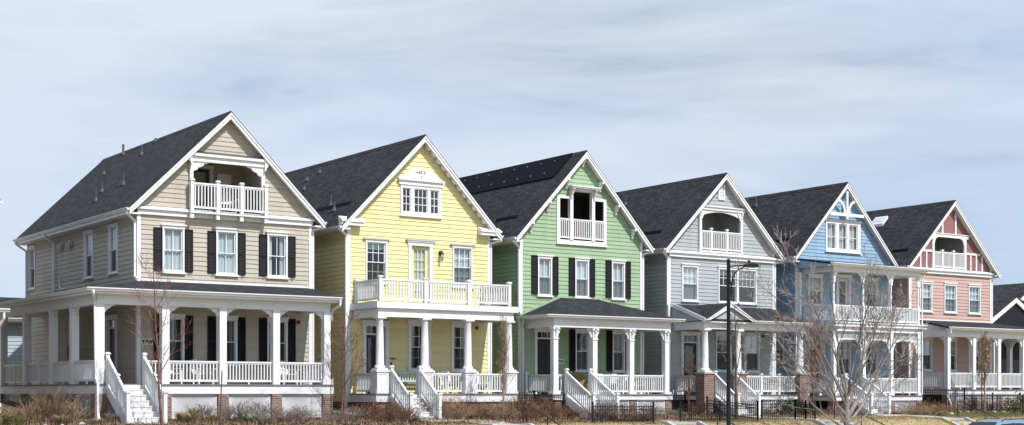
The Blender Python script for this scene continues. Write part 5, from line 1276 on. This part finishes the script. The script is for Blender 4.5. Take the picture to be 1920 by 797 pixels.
# ================================================================== parked car
def car():
    t = thing('parked_car', 'pale blue estate car parked at the kerb, only its roof in view', 'car', (31.55, -14.55, -1.60))
    prof = [(-2.25, .35), (-2.28, .75), (-2.1, .98), (-1.2, 1.08), (-.55, 1.46), (-.1, 1.535), (.8, 1.55), (1.6, 1.50), (2.1, 1.15), (2.22, .8), (2.2, .35)]
    m = M(); n = len(prof)
    secs = []
    for y, k in ((-.88, 0), (-.82, 1), (-.62, 2), (.62, 2), (.82, 1), (.88, 0)):
        row = []
        for x, z in prof:
            zz = z
            if z > 1.1: yy = y * (1 - .22 * (z - 1.0) / .55); zz = z - (.0, .0, .0)[k] - (.10 if abs(y) > .85 else .03 if abs(y) > .7 else 0)
            else: yy = y
            if abs(y) > .85 and z < .5: yy = y * .97
            row.append((x, yy, zz))
        secs.append(row)
    b0 = len(m.v)
    for r in secs: m.v += r
    for j in range(len(secs) - 1):
        for i in range(n - 1): a = j * n + i; m.f.append([a, a + 1, a + n + 1, a + n])
    m.f.append(list(range(n))); m.f.append([(len(secs) - 1) * n + i for i in reversed(range(n))]); 
    for j in range(len(secs) - 1): m.f.append([j * n, (j + 1) * n, (j + 1) * n + n - 1, j * n + n - 1])
    bd = m.build('body', CARP, t, smooth=True)
    def ypos(z, s): return s * .885 * (1 - .22 * max(0, z - 1.0) / .55)
    for s in (-1, 1):
        for q in (((-1.0, 1.08), (-.48, 1.38), (.45, 1.42), (.45, 1.06)), ((.52, 1.06), (.52, 1.42), (1.4, 1.38), (1.75, 1.12))):
            g = M(); g.poly([(x, ypos(z, s) + s * .006, z) for x, z in q]); g.build('side_window', CARG, t)
        d = M(); d.box(-1.05, -.85, min(s * .93, s * 1.06), max(s * .93, s * 1.06), 1.02, 1.16); d.build('mirror', CARP, t)
    g = M(); g.poly([(-1.15, -.74, 1.115), (-1.15, .74, 1.115), (-.56, .62, 1.468), (-.56, -.62, 1.468)]); g.build('windscreen', CARG, t)
    g = M(); g.poly([(1.68, -.62, 1.46), (1.68, .62, 1.46), (2.07, .72, 1.19), (2.07, -.72, 1.19)]); g.build('rear_window', CARG, t)
    for x in (-1.35, 1.35):
        for s in (-1, 1):
            w = M(lambda a, b, c, x=x, s=s: (x + a, s * .72 + s * c, .33 + b)); w.lathe(0, 0, [(.30, 0), (.33, .03), (.33, .17), (.29, .2)], 20); wo = w.build('wheel', RUB, t)
            w = M(lambda a, b, c, x=x, s=s: (x + a, s * .72 + s * c, .33 + b)); w.lathe(0, 0, [(.21, .19), (.20, .205), (.05, .19)], 16); w.build('rim', ALU, wo)
    for s in (-1, 1):
        one('headlight', LENS, t, (-2.275, -2.1, min(s * .5, s * .8), max(s * .5, s * .8), .66, .80)); one('tail_light', RED, t, (2.12, 2.225, min(s * .62, s * .84), max(s * .62, s * .84), .75, .98))
        m = M(); m.tube([(-.3, s * .63, 1.5), (-.1, s * .63, 1.57), (1.2, s * .62, 1.585), (1.45, s * .62, 1.5)], .02, 6); m.build('roof_rail', CARG, t)
car()

# ================================================================== porch furniture
def chair(x, y, z, rz_, mat, label, group, name='porch_chair'):
    t = thing(name, label, 'chair', (x, y, z), group, rz_)
    m = M()
    for i in range(5): m.box(-.27, .27, -.28 + i * .11, -.28 + i * .11 + .095, .40 - i * .015, .425 - i * .015)
    m.build('seat', mat, t)
    m = M()
    for i in range(5): m.beam((-.22 + i * .11, .22, .34), (-.24 + i * .12, .48, .98 - .03 * abs(i - 2)), .09, .02)
    m.build('backrest', mat, t)
    for s in (-1, 1):
        m = M(); m.box(s * .34 - .06, s * .34 + .06, -.34, .34, .58, .605); m.build('armrest', mat, t)
        m = M(); m.box(s * .31 - .03, s * .31 + .03, -.30, -.22, 0, .58); m.build('leg', mat, t)
        m = M(); m.beam((s * .30, -.2, .38), (s * .30, .46, .03), .04, .09); m.build('leg', mat, t)
    return t
def bench(x, y, z, w, mat, label, rz_=0):
    t = thing('porch_bench', label, 'bench', (x, y, z), None, rz_)
    m = M()
    for i in range(4): m.box(-w / 2, w / 2, -.22 + i * .115, -.22 + i * .115 + .1, .43, .455)
    m.build('seat', mat, t)
    m = M(); m.box(-w / 2, w / 2, .26, .30, .86, .94); m.box(-w / 2, w / 2, .26, .30, .50, .56)
    for i in range(int(w / .13)): m.box(-w / 2 + .06 + i * .13, -w / 2 + .12 + i * .13, .265, .295, .56, .86)
    m.build('backrest', mat, t)
    for s in (-1, 1):
        m = M(); m.box(s * (w / 2 - .03) - .03, s * (w / 2 - .03) + .03, -.24, -.17, 0, .66); m.box(s * (w / 2 - .03) - .03, s * (w / 2 - .03) + .03, .22, .29, 0, .9); m.box(s * (w / 2 - .03) - .04, s * (w / 2 - .03) + .04, -.26, .25, .66, .70); m.build('arm_frame', mat, t)
WCH = mat_plain('white_chair_paint', (.78, .78, .77), .5)
for a in ((.75, -.75, 1.40, 'white slatted chair behind the beige house porch railing beside the steps'), (2.0, -.8, 1.40, 'white slatted chair in the middle of the beige house porch'), (5.5, -.9, 1.40, 'white slatted chair at the right end of the beige house porch')):
    chair(a[0], a[1], a[2], .15, WCH, a[3], 'white porch chairs')
chair(3.6, .55, 8.12, -.2, WCH, 'white slatted chair on the attic balcony of the beige house', 'white porch chairs')
chair(P + 4.35, -1.0, 1.05, 0, WCH, 'white slatted chair near the middle of the yellow house porch', 'white porch chairs'); chair(P + 5.85, -1.0, 1.05, 0, WCH, 'white slatted chair at the right end of the yellow house porch', 'white porch chairs')
bench(P + 2.7, -.55, 1.05, 1.4, TEALB, 'pale green bench against the yellow house wall at the top of the steps')
chair(2 * P + 2.85, -.65, 1.02, -.5, TANW, 'brown wooden chair on the green house porch by the steps', None)
bench(2 * P + 4.2, -.95, 1.02, 1.6, WCH, 'white slatted bench on the green house porch'); chair(2 * P + 5.9, -.95, 1.02, .2, WCH, 'white slatted chair at the right end of the green house porch', 'white porch chairs')

# ================================================================== vegetation
def rv(s=1.0): return Vector((random.uniform(-s, s), random.uniform(-s, s), random.uniform(-s, s)))
def grow(m, p, d, L, r, depth, maxd, up=.25, wig=.22, kids=(3, 5), spread=.75, shrink=.62, tips=None, seg=None, minr=.004):
    """one limb as a wandering tapered tube, then its side shoots"""
    n = max(3, int(L / .22)) if depth < 2 else max(3, int(L / .16))
    n = min(n, 14)
    pts = [p.copy()]; rs = [r]; dirs = []
    dd = d.normalized()
    for i in range(n):
        dd = (dd + rv(wig) + Vector((0, 0, up * .35))).normalized(); p = p + dd * (L / n); pts.append(p.copy()); dirs.append(dd.copy()); rs.append(max(minr, r * (1 - .72 * (i + 1) / n)))
    m.tube(pts, rs, seg or (7 if depth == 0 else 5 if depth == 1 else 3))
    if tips is not None and depth >= maxd - 1: tips.append((pts[-1], dd))
    if depth >= maxd: return
    k = random.randint(*kids)
    for j in range(k):
        t = random.uniform(.25, .97) if depth else random.uniform(.3, .97)
        i = min(n - 1, int(t * n)); q = pts[i].lerp(pts[i + 1], t * n - i); b = dirs[i]
        side = b.cross(rv()).normalized(); nd = (b * (1 - spread * .55) + side * spread + Vector((0, 0, up * .3))).normalized()
        grow(m, q, nd, L * shrink * random.uniform(.7, 1.15) * (1.15 - .45 * t), max(minr, rs[i] * .6), depth + 1, maxd, up, wig, kids, spread, shrink, tips, None, minr)
def leaflets(m, tips, n, size, rnd=.1):
    for _ in range(n):
        q, d = random.choice(tips); q = q + rv(rnd); a = rv().normalized() * size * random.uniform(.5, 1.2); b = a.cross(rv()).normalized() * size * .35
        m.poly([tuple(q), tuple(q + a * .5 + b), tuple(q + a + Vector((0, 0, -size * .4))), tuple(q + a * .5 - b)])
def tree(label, x, y, bark, stems, trunk=None, leaves=0, lmat=None, group=None, name='bare_tree', seed=0, z=None, **kw):
    random.seed(seed); z = tz(x, y) - .08 if z is None else z
    t = thing(name, label, 'tree', (x, y, z), group)
    m = M(); c = M(); tips = []
    if trunk:
        pts = [Vector(q) for q in trunk[0]]; m.tube(pts, trunk[1], 9); m.build('trunk', bark, t, smooth=True)
    for (p, d, L, r) in stems: grow(c, Vector(p), Vector(d), L, r, 0, tips=tips, **kw)
    c.build('branches', bark, t, smooth=True, fix=False)
    if leaves:
        l = M(); leaflets(l, tips, leaves, .13, .04); l.build('dry_leaves', lmat or LEAFD, t, fix=False)
    return t
# big pale tree by the kerb
B = (26.3, -11.2)
tree('big bare pale-barked tree with many spreading branches in front of the blue house', *B, BARKW,
     [((0, 0, 2.3), (-.45, 0, 1), 5.2, .048), ((.02, .0, 2.4), (.06, .25, 1), 5.3, .048), ((.03, 0, 2.3), (.45, -.2, 1), 5.0, .048), ((-.03, 0, 1.6), (-1.0, .15, .72), 5.2, .048), ((.05, 0, 1.25), (1.0, .05, .70), 5.4, .06), ((0, .05, 2.3), (-.2, .5, 1), 3.9, .05),
      ((-.05, 0, 1.2), (-1.0, -.25, .78), 5.6, .055), ((0, 0, 2.3), (.25, -.5, 1), 3.8, .05), ((.03, 0, 1.5), (.95, .35, .8), 4.1, .05), ((-.03, 0, 1.9), (-.75, -.1, 1.0), 6.2, .05), ((-.04, 0, 1.5), (-.9, .1, 1.0), 6.6, .055), ((.04, 0, 1.4), (1.15, .1, .95), 6.0, .055), ((.0, 0, 2.0), (.3, .1, 1.0), 6.0, .05), ((.04, 0, 1.0), (1.1, -.1, .42), 4.6, .05), ((-.04, 0, 1.0), (-1.0, .1, .40), 4.4, .045), ((.03, 0, 1.8), (.6, .1, .95), 4.4, .05), ((-.02, 0, 1.4), (-.55, .4, .9), 4.3, .045)],
     ([(0, 0, 0), (.03, 0, .6), (-.02, 0, 1.3), (0, 0, 2.0), (.01, 0, 2.4)], [.17, .135, .12, .105, .07]), leaves=90, seed=11, maxd=3, up=.10, wig=.095, kids=(4, 6), spread=.56, shrink=.47, minr=.0075)
# slim young trees
def young(label, x, y, h, bark, seed, spread=.55, lean=(0, 0), r=.035, kids=(4, 6), maxd=2, n=8, lo=.30, gl=1.0, leaves=0, lmat=None, up=.3):
    random.seed(seed * 7 + 1); st = []
    tr = [(lean[0] * t + random.uniform(-.02, .02), lean[1] * t, h * t) for t in (0, .15, .3, .45, .6, .75, .9, 1.0)]
    for k in range(n):
        t = lo + (.95 - lo) * (k + .5) / n; i = min(6, int(t * 7)); p = Vector((lean[0] * t, lean[1] * t, h * t)); a = k * 2.4 + random.random()
        st.append((p, (math.cos(a) * spread, math.sin(a) * spread, .8), h * .36 * (1.15 - t * .7) * gl, r * .5 * (1.1 - t * .7)))
    tree(label, x, y, bark, st, (tr, [r * (1 - .85 * t) + .006 for t in (0, .15, .3, .45, .6, .75, .9, 1.0)]), seed=seed, maxd=maxd, up=up, wig=.14, kids=kids, spread=.6, shrink=.55, name='young_tree', leaves=leaves, lmat=lmat, minr=.0045)
young('young bare tree with reddish bark in front of the beige house stairs', -1.35, -5.2, 5.4, BARKR, 3, .6, (-.30, 0), .045, n=10, lo=.14)
young('young bare tree beside the yellow house corner', 6.9, -2.9, 3.9, BARKR, 4, .75, (.1, 0), .04, n=11, lo=.15, gl=1.15, kids=(5, 7))
young('slim upright young tree between the yellow and green house porches', 13.7, -4.1, 3.9, TWIGT, 5, .22, (0, 0), .045, n=16, lo=.2, gl=.9, kids=(5, 7), up=.7)
young('young bare tree beside the street lamp', 25.9, -5.0, 4.9, BARKB, 6, .38, (-.1, 0), .075, n=9, lo=.25)
young('slim upright young tree with dry tan leaves before the pink house porch', 45.0, -3.9, 3.9, TWIGT, 7, .25, (0, 0), .05, n=18, lo=.3, gl=.9, kids=(5, 7), leaves=160, up=.7)
young('small bare tree at the left corner of the grey house porch', 24.9, -2.9, 2.7, BARKR, 8, .6, (0, 0), .03, n=9, lo=.15, gl=1.1)
young('tall young tree with rust brown twigs at the corner of the grey house porch', 32.3, -3.6, 4.4, TWIGR, 15, .45, (.1, 0), .05, n=14, lo=.15, kids=(6, 8), gl=1.0, leaves=120, lmat=TWIGT)
young('dark bare sapling behind the fence at the pink house', 46.2, -2.8, 2.6, BARKB, 12, .6, (0, 0), .035, n=7, lo=.4)

def shrub_mesh(kind, w, h, seed):
    random.seed(seed); m = M()
    if kind == 'grass':
        for _ in range(330):
            a = random.random() * 6.28; r0 = random.random() * w * .16; lean = random.random() ** .7 * w * .5; hh = h * random.uniform(.5, 1.05); s = .007
            b = Vector((math.cos(a) * r0, math.sin(a) * r0, 0)); o = Vector((math.cos(a), math.sin(a), 0)); sd = Vector((-o.y, o.x, 0)) * s
            m1 = b + o * lean * .35 + Vector((0, 0, hh * .65)); e = b + o * lean + Vector((0, 0, hh * random.uniform(.7, 1)))
            m.poly([tuple(b - sd), tuple(b + sd), tuple(m1 + sd), tuple(m1 - sd)]); m.poly([tuple(m1 - sd), tuple(m1 + sd), tuple(e)])
    elif kind == 'twig':
        for _ in range(int(22 + 16 * w)):
            a = random.random() * 6.28; d = Vector((math.cos(a) * random.uniform(.1, .8) * w / h, math.sin(a) * random.uniform(.1, .8) * w / h, 1))
            grow(m, Vector((math.cos(a) * .07 * w, math.sin(a) * .07 * w, 0)), d, h * random.uniform(.65, 1.0), .011, 1, 2, .1, .2, (4, 6), .55, .5, None, 3, .0045)
    else:
        for _ in range(900):
            a = random.random() * 6.28; u = random.random(); ph = math.acos(random.uniform(0, 1)); rr = random.uniform(.6, 1) * (1 + .3 * math.sin(a * 3 + seed) * math.sin(ph * 4))
            q = Vector((math.cos(a) * math.sin(ph) * w / 2 * rr, math.sin(a) * math.sin(ph) * w / 2 * rr, math.cos(ph) * h * rr * .95 + .03)); s = .075
            e = (q.normalized() * .6 + rv(.7)).normalized() * s; f = e.cross(rv()).normalized() * s * .35
            m.poly([tuple(q), tuple(q + e * .5 + f), tuple(q + e), tuple(q + e * .5 - f)])
    return m
protos = {}
def shrub(kind, mat, x, y, w, h, label, group, name, rot=None):
    key = (kind, mat.name, random.Random(int(x * 100)).randint(0, 2))
    random.seed(int(x * 91 + y * 17))
    z = tz(x, y) - .02
    if key not in protos:
        sh = shrub_mesh(kind, 1.0, 1.0, len(protos) + 20); o = sh.build(name, mat, None, fix=False); protos[key] = o
    else:
        o = protos[key].copy(); col.objects.link(o); o.name = name
        for k in ('group',):
            if k in o: del o[k]
    o.location = (x, y, z); o.rotation_euler = (0, 0, random.random() * 6); o.scale = (w, w, h)
    tag(o, label, 'shrub' if kind != 'grass' else 'grass', group)
    return o
TW = 'leafless dry shrub in the beds along the porches'
def G(lst, kind, mat, label, group, name):
    for i, (x, y, w, h) in enumerate(lst):
        k = .62 + .5 * ((i * 37 + int(abs(x) * 13)) % 10) / 9
        shrub(kind, mat, x + .25 * math.sin(i * 5.1 + x), y, w * (.7 + .35 * k), h * k * .95, label, group, name)
G([(-6.2, -3.6, 1.0, 1.0), (-5.0, -3.0, 1.3, 1.35), (-4.3, -3.2, 1.2, 1.1), (-3.7, -3.5, 1.0, .8), (-5.6, -2.8, 1.1, .9)], 'twig', TWIGT, 'tan leafless bush in the bed left of the beige house stairs', 'tan bushes left of the beige house', 'dry_bush')
G([(-3.3, -4.3, .9, .45), (-4.6, -4.2, .9, .5), (-2.75, -3.5, .7, .4)], 'grass', GRASSD, 'straw coloured grass clump left of the beige house stairs', 'grass clumps left of the beige house stairs', 'grass_clump')
G([(-6.6, -4.2, 1.1, .75), (-6.0, -4.5, .9, .5)], 'leaf', EVERY, 'olive green bush at the lower left corner', 'olive bushes', 'evergreen_bush')
G([(.1, -3.4, 1.0, .75), (.75, -3.3, 1.0, .7), (.35, -4.2, 1.1, .5), (1.3, -4.0, .8, .45)], 'grass', GRASSD, 'straw coloured grass clump right of the beige house stairs', 'grass clumps right of the beige house stairs', 'grass_clump')
G([(1.9, -3.9, .95, .42), (2.5, -4.1, .7, .32), (3.0, -3.6, .6, .3)], 'leaf', EVERG, 'low green shrub under the beige house lattice', 'low green shrubs', 'evergreen_bush')
G([(1.0, -3.0, .9, .85), (1.9, -2.9, 1.0, .95), (2.6, -2.95, .9, .8), (3.4, -3.0, 1.1, .9), (4.3, -3.2, 1.0, .7), (5.2, -3.0, 1.0, .85), (4.8, -4.0, 1.2, .55), (3.7, -4.3, 1.1, .5), (6.0, -3.6, .9, .6), (6.6, -4.2, 1.1, .6), (5.6, -4.6, 1.1, .5), (2.4, -4.9, 1.0, .5)], 'twig', TWIGG, TW + ' under the beige house lattice', 'grey dry shrubs before the beige house', 'dry_bush')
G([(7.4, -3.5, 1.2, .8), (8.0, -4.0, 1.3, .85), (8.7, -3.5, 1.2, .95), (9.1, -4.3, 1.2, .7), (7.6, -4.9, 1.2, .6), (8.4, -5.2, 1.2, .6), (6.9, -2.9, .8, .6)], 'twig', TWIGR, 'rust coloured bush left of the yellow house stairs', 'rust bushes left of the yellow house stairs', 'dry_bush')
G([(11.4, -3.0, 1.3, 1.0), (12.2, -2.9, 1.5, 1.15), (13.0, -2.9, 1.5, 1.15), (13.9, -3.0, 1.4, 1.1), (12.6, -3.8, 1.5, .9), (11.6, -4.2, 1.3, .75), (13.5, -4.2, 1.3, .75), (14.6, -3.4, 1.3, .95)], 'twig', TWIGT, 'dense tan bush along the yellow house porch', 'tan bushes along the yellow house porch', 'dry_bush')
G([(15.3, -3.4, 1.2, .9), (16.0, -3.8, 1.3, .85), (16.5, -3.0, 1.2, .9), (15.0, -4.6, 1.3, .6), (14.3, -4.9, 1.2, .55), (16.9, -4.6, 1.2, .7), (17.3, -3.4, 1.0, .75)], 'twig', TWIGR, 'rust coloured bush between the yellow and green house stairs', 'rust bushes left of the green house stairs', 'dry_bush')
G([(17.9, -5.0, 1.2, .9), (18.7, -5.3, 1.1, .8), (19.3, -4.4, 1.1, .95), (17.4, -5.4, 1.1, .8), (20.1, -5.6, 1.3, .65), (20.8, -3.2, 1.0, .7), (19.8, -3.3, 1.1, .8), (22.3, -3.0, 1.0, .5), (23.6, -3.1, 1.0, .5)], 'twig', TWIGG, TW + ' behind the fence at the green house', 'grey dry shrubs before the green house', 'dry_bush')
G([(18.2, -6.1, 1.2, .5), (19.2, -6.2, 1.2, .5), (20.0, -6.3, 1.0, .5), (24.9, -3.3, .9, .9), (25.6, -2.6, .9, .8)], 'twig', TWIGR, 'reddish leafless bush by the black fence of the green house', 'reddish bushes by the fence', 'dry_bush')
G([(30.7, -3.2, 1.0, .75), (31.7, -3.1, 1.2, .85), (32.5, -3.3, 1.0, .6)], 'leaf', EVERG, 'dark evergreen bush before the grey house porch', 'evergreen bushes before the grey house', 'evergreen_bush')
G([(28.6, -3.0, 1.0, .6), (29.6, -3.0, 1.0, .6), (27.6, -3.0, .9, .6), (33.8, -3.2, 1.3, .6), (33.5, -4.6, 1.3, .4), (35.2, -3.1, 1.2, .9), (36.4, -3.0, 1.1, .9)], 'twig', TWIGG, TW + ' of the grey house', 'grey dry shrubs before the grey house', 'dry_bush')
G([(40.2, -3.0, 1.2, 1.0), (41.1, -3.0, 1.2, 1.1), (40.7, -3.8, 1.3, .7), (38.9, -4.8, 1.5, .5), (39.6, -5.0, 1.5, .5), (38.0, -4.6, 1.4, .5), (42.2, -2.7, 1.1, .8), (42.9, -3.2, 1.2, .6)], 'twig', TWIGT, 'tan leafless bush at the corner of the blue house porch', 'tan bushes at the blue house', 'dry_bush')
G([(45.2, -2.6, 1.1, .95), (46.0, -2.6, 1.1, .95), (46.9, -2.7, 1.0, .9), (44.2, -2.8, 1.0, .8)], 'twig', TWIGR, 'rust coloured bush behind the fence of the pink house', 'rust bushes before the pink house', 'dry_bush')
G([(48.3, -3.2, 1.4, .85), (49.4, -3.1, 1.3, .95)], 'leaf', EVERY, 'olive evergreen bush behind the fence at the right edge', 'olive bushes behind the right fence', 'evergreen_bush')
# pale stones along the lawn
rs = random.Random(3)
for i, (x, y) in enumerate([(43.5, -3.5), (44.2, -3.45), (45.3, -3.6), (46.3, -3.55), (46.9, -3.7), (40.5, -4.4), (-4.6, -4.6), (-3.9, -4.5), (-3.1, -4.1), (-5.2, -4.7), (41.4, -4.6)]):
    m = M(); s = rs.uniform(.07, .13)
    m.lathe(0, 0, [(s * .7, 0), (s, s * .35), (s * .8, s * .8), (s * .25, s * 1.0)], 7); o = m.build('stone', STONE, smooth=False); o.location = (x, y, tz(x, y)); o.rotation_euler.z = i
    tag(o, 'pale stone at the edge of the green lawn by the pink house' if x > 0 else 'pale stone in the bed left of the beige house stairs', 'stone', 'stones by the lawn' if x > 0 else 'stones in the left bed')
# lawn blades
def blades(name, mat, x0, x1, y0, y1, n, h, seed):
    random.seed(seed); m = M()
    for _ in range(n):
        x = random.uniform(x0, x1); y = random.uniform(y0, y1); z = tz(x, y); a = random.random() * 6.28; w = .012; hh = h * random.uniform(.5, 1.3)
        m.poly([(x - w * math.cos(a), y - w * math.sin(a), z), (x + w * math.cos(a), y + w * math.sin(a), z), (x + random.uniform(-.05, .05), y + random.uniform(-.05, .05), z + hh)])
    o = m.build(name, mat, fix=False); o['kind'] = 'stuff'; return o
blades('dormant_grass', GRASSD, -14, 52, -8.6, -6.3, 30000, .075, 1)
blades('dormant_grass', GRASSD, 26, 43, -6.4, -4.3, 14000, .06, 2)
blades('dry_tufts', TWIGT, -9, 24, -6.3, -2.5, 2200, .20, 4)
blades('dry_tufts', GRASSD, -9, 24, -6.3, -2.7, 1500, .22, 5)
blades('dry_tufts', TWIGT, 24.6, 52, -4.4, -2.4, 2500, .20, 6)
blades('green_grass', mat_vary('grass_blade', [(.05, .08, .02), (.11, .15, .05), (.25, .24, .11)], .9, 2), 38.7, 46.7, -6.6, -3.7, 14000, .06, 3)
def chips(x0, x1, y0, y1, n, seed):
    random.seed(seed); m = M()
    for _ in range(n):
        x = random.uniform(x0, x1); y = random.uniform(y0, y1); z = tz(x, y) + .016; a = random.random() * 6.28; l = random.uniform(.03, .10); w = random.uniform(.012, .03); ca, sa = math.cos(a), math.sin(a); t = random.uniform(0, .05)
        m.poly([(x - ca * l - sa * w, y - sa * l + ca * w, z), (x - ca * l + sa * w, y - sa * l - ca * w, z), (x + ca * l + sa * w, y + sa * l - ca * w, z + t), (x + ca * l - sa * w, y + sa * l + ca * w, z + t)])
    o = m.build('bark_chips', mat_vary('bark_chip', [(.05, .035, .025), (.17, .11, .075), (.36, .27, .19)], .9, 9), fix=False); o['kind'] = 'stuff'
chips(-9, 24.4, -6.4, -2.3, 26000, 6); chips(24.6, 52, -4.3, -2.3, 12000, 7); chips(6.5, 9.5, -2.3, 7, 4000, 8)
# stakes, loose drain pipes
for x, y, hh, l in ((6.05, -4.6, 1.25, 'thin wooden stake in the bed right of the beige porch'), (8.0, -5.0, 1.1, 'thin wooden stake among the rust bushes by the yellow house'), (1.15, -4.4, 1.9, 'thin grey stake in front of the beige porch railing')):
    m = M(); m.cbox(0, 0, .035, .035, -.2, hh); o = m.build('stake', BARKB); o.location = (x, y, tz(x, y)); o.rotation_euler = (.03, .03, 0); tag(o, l, 'stake')
m = M(); m.beam((0, 0, .22), (1.55, -1.3, .03), .08, .07); o = m.build('drain_pipe', GUTTER); o.location = (6.95, -2.1, tz(7, -2) + .02); tag(o, 'white drain pipe lying in the mulch right of the beige house', 'pipe')
m = M(); m.beam((0, 0, .1), (1.5, -1.3, .02), .09, .08); o = m.build('drain_pipe', CONC); o.location = (8.75, -.9, tz(8.75, -.5) + .05); tag(o, 'grey drain pipe lying beside the yellow house porch', 'pipe')
# bird in the sky
m = M(); m.tube([(-.22, 0, 0), (-.05, 0, .01), (.12, 0, .02), (.2, 0, .0)], [.01, .05, .04, .01], 6)
t = thing('bird', 'small dark bird flying in the sky left of the beige house', 'bird', (-6.4, 18, 19.0)); m.build('body', PVC, t, smooth=True)
for s in (-1, 1):
    m = M(); m.poly([(-.04, 0, .02), (.08, 0, .02), (.05, s * .25, .10), (-.02, s * .45, .05)]); m.build('wing', PVC, t)

# ================================================================== light, sky, camera
AZ, EL = R(11), R(52)
sd = Vector((math.sin(AZ) * math.cos(EL), -math.cos(AZ) * math.cos(EL), math.sin(EL)))
su = bpy.data.lights.new('sun', 'SUN'); su.energy = 5.0; su.angle = R(.53); su.color = (1.0, .965, .92)
so = bpy.data.objects.new('sun', su); col.objects.link(so); so.rotation_euler = sd.to_track_quat('Z', 'Y').to_euler(); so.location = (20, -30, 40)
w = bpy.data.worlds.new('World'); sc.world = w; w.use_nodes = True; nt = w.node_tree; bg = nt.nodes['Background']; bg.inputs['Strength'].default_value = .1
sky = N(nt, 'ShaderNodeTexSky', sky_type='NISHITA'); sky.sun_disc = False; sky.sun_elevation = EL; sky.sun_rotation = R(169); sky.altitude = 1600; sky.air_density = 1.0; sky.dust_density = .6; sky.ozone_density = 1.5
tc = N(nt, 'ShaderNodeTexCoord')
def cloud(scale, loc, detail, rough, dist=0):
    mp = N(nt, 'ShaderNodeMapping'); mp.inputs['Scale'].default_value = scale; mp.inputs['Location'].default_value = loc; mp.inputs['Rotation'].default_value = (R(6), R(-5), 0)
    nt.links.new(tc.outputs['Generated'], mp.inputs[0])
    n = N(nt, 'ShaderNodeTexNoise'); n.inputs['Scale'].default_value = 1; n.inputs['Detail'].default_value = detail; n.inputs['Roughness'].default_value = rough; n.inputs['Distortion'].default_value = dist
    nt.links.new(mp.outputs[0], n.inputs['Vector']); return n.outputs['Fac']
c1 = cloud((1.7, 1.7, 6.5), (3.1, 1.7, .4), 7, .55, .5); c2 = cloud((4.5, 4.5, 26), (7, 2, 1), 8, .62, 1.0)
ad = N(nt, 'ShaderNodeMath', operation='MULTIPLY_ADD'); nt.links.new(c2, ad.inputs[0]); ad.inputs[1].default_value = .35; nt.links.new(c1, ad.inputs[2])
mask = ramp(nt, ad.outputs[0], [(.48, (.42,) * 3), (.60, (.74,) * 3), (.76, (1.0,) * 3)])
mx = N(nt, 'ShaderNodeMix', data_type='RGBA'); nt.links.new(mask, mx.inputs[0]); nt.links.new(sky.outputs[0], mx.inputs[6])
c3 = cloud((1.1, 1.1, 4.2), (9.3, 4.4, 2.2), 5, .5, .6)
cc = N(nt, 'ShaderNodeMix', data_type='RGBA'); cm_ = ramp(nt, c3, [(.40, (0,) * 3), (.62, (1,) * 3)]); nt.links.new(cm_, cc.inputs[0]); cc.inputs[6].default_value = (5.7, 7.15, 9.35, 1); cc.inputs[7].default_value = (7.4, 8.15, 9.2, 1)
nt.links.new(cc.outputs[2], mx.inputs[7])
nt.links.new(mx.outputs[2], bg.inputs['Color'])

PH = R(34.95)
cd = bpy.data.cameras.new('camera'); cd.sensor_width = 36; cd.lens = 36 * 2754 / 1920; cd.shift_y = (738 - 398.5) / 1920; cd.clip_start = .5; cd.clip_end = 6000
co = bpy.data.objects.new('camera', cd); col.objects.link(co); co.location = (-20.45, -53.6, 1.05); co.rotation_euler = (R(90), 0, -PH); sc.camera = co
sc.view_settings.view_transform = 'Standard'; sc.view_settings.look = 'None'; sc.view_settings.exposure = 0; sc.view_settings.gamma = 1
sc.cycles.transparent_max_bounces = 16; sc.cycles.max_bounces = 8; sc.cycles.diffuse_bounces = 2
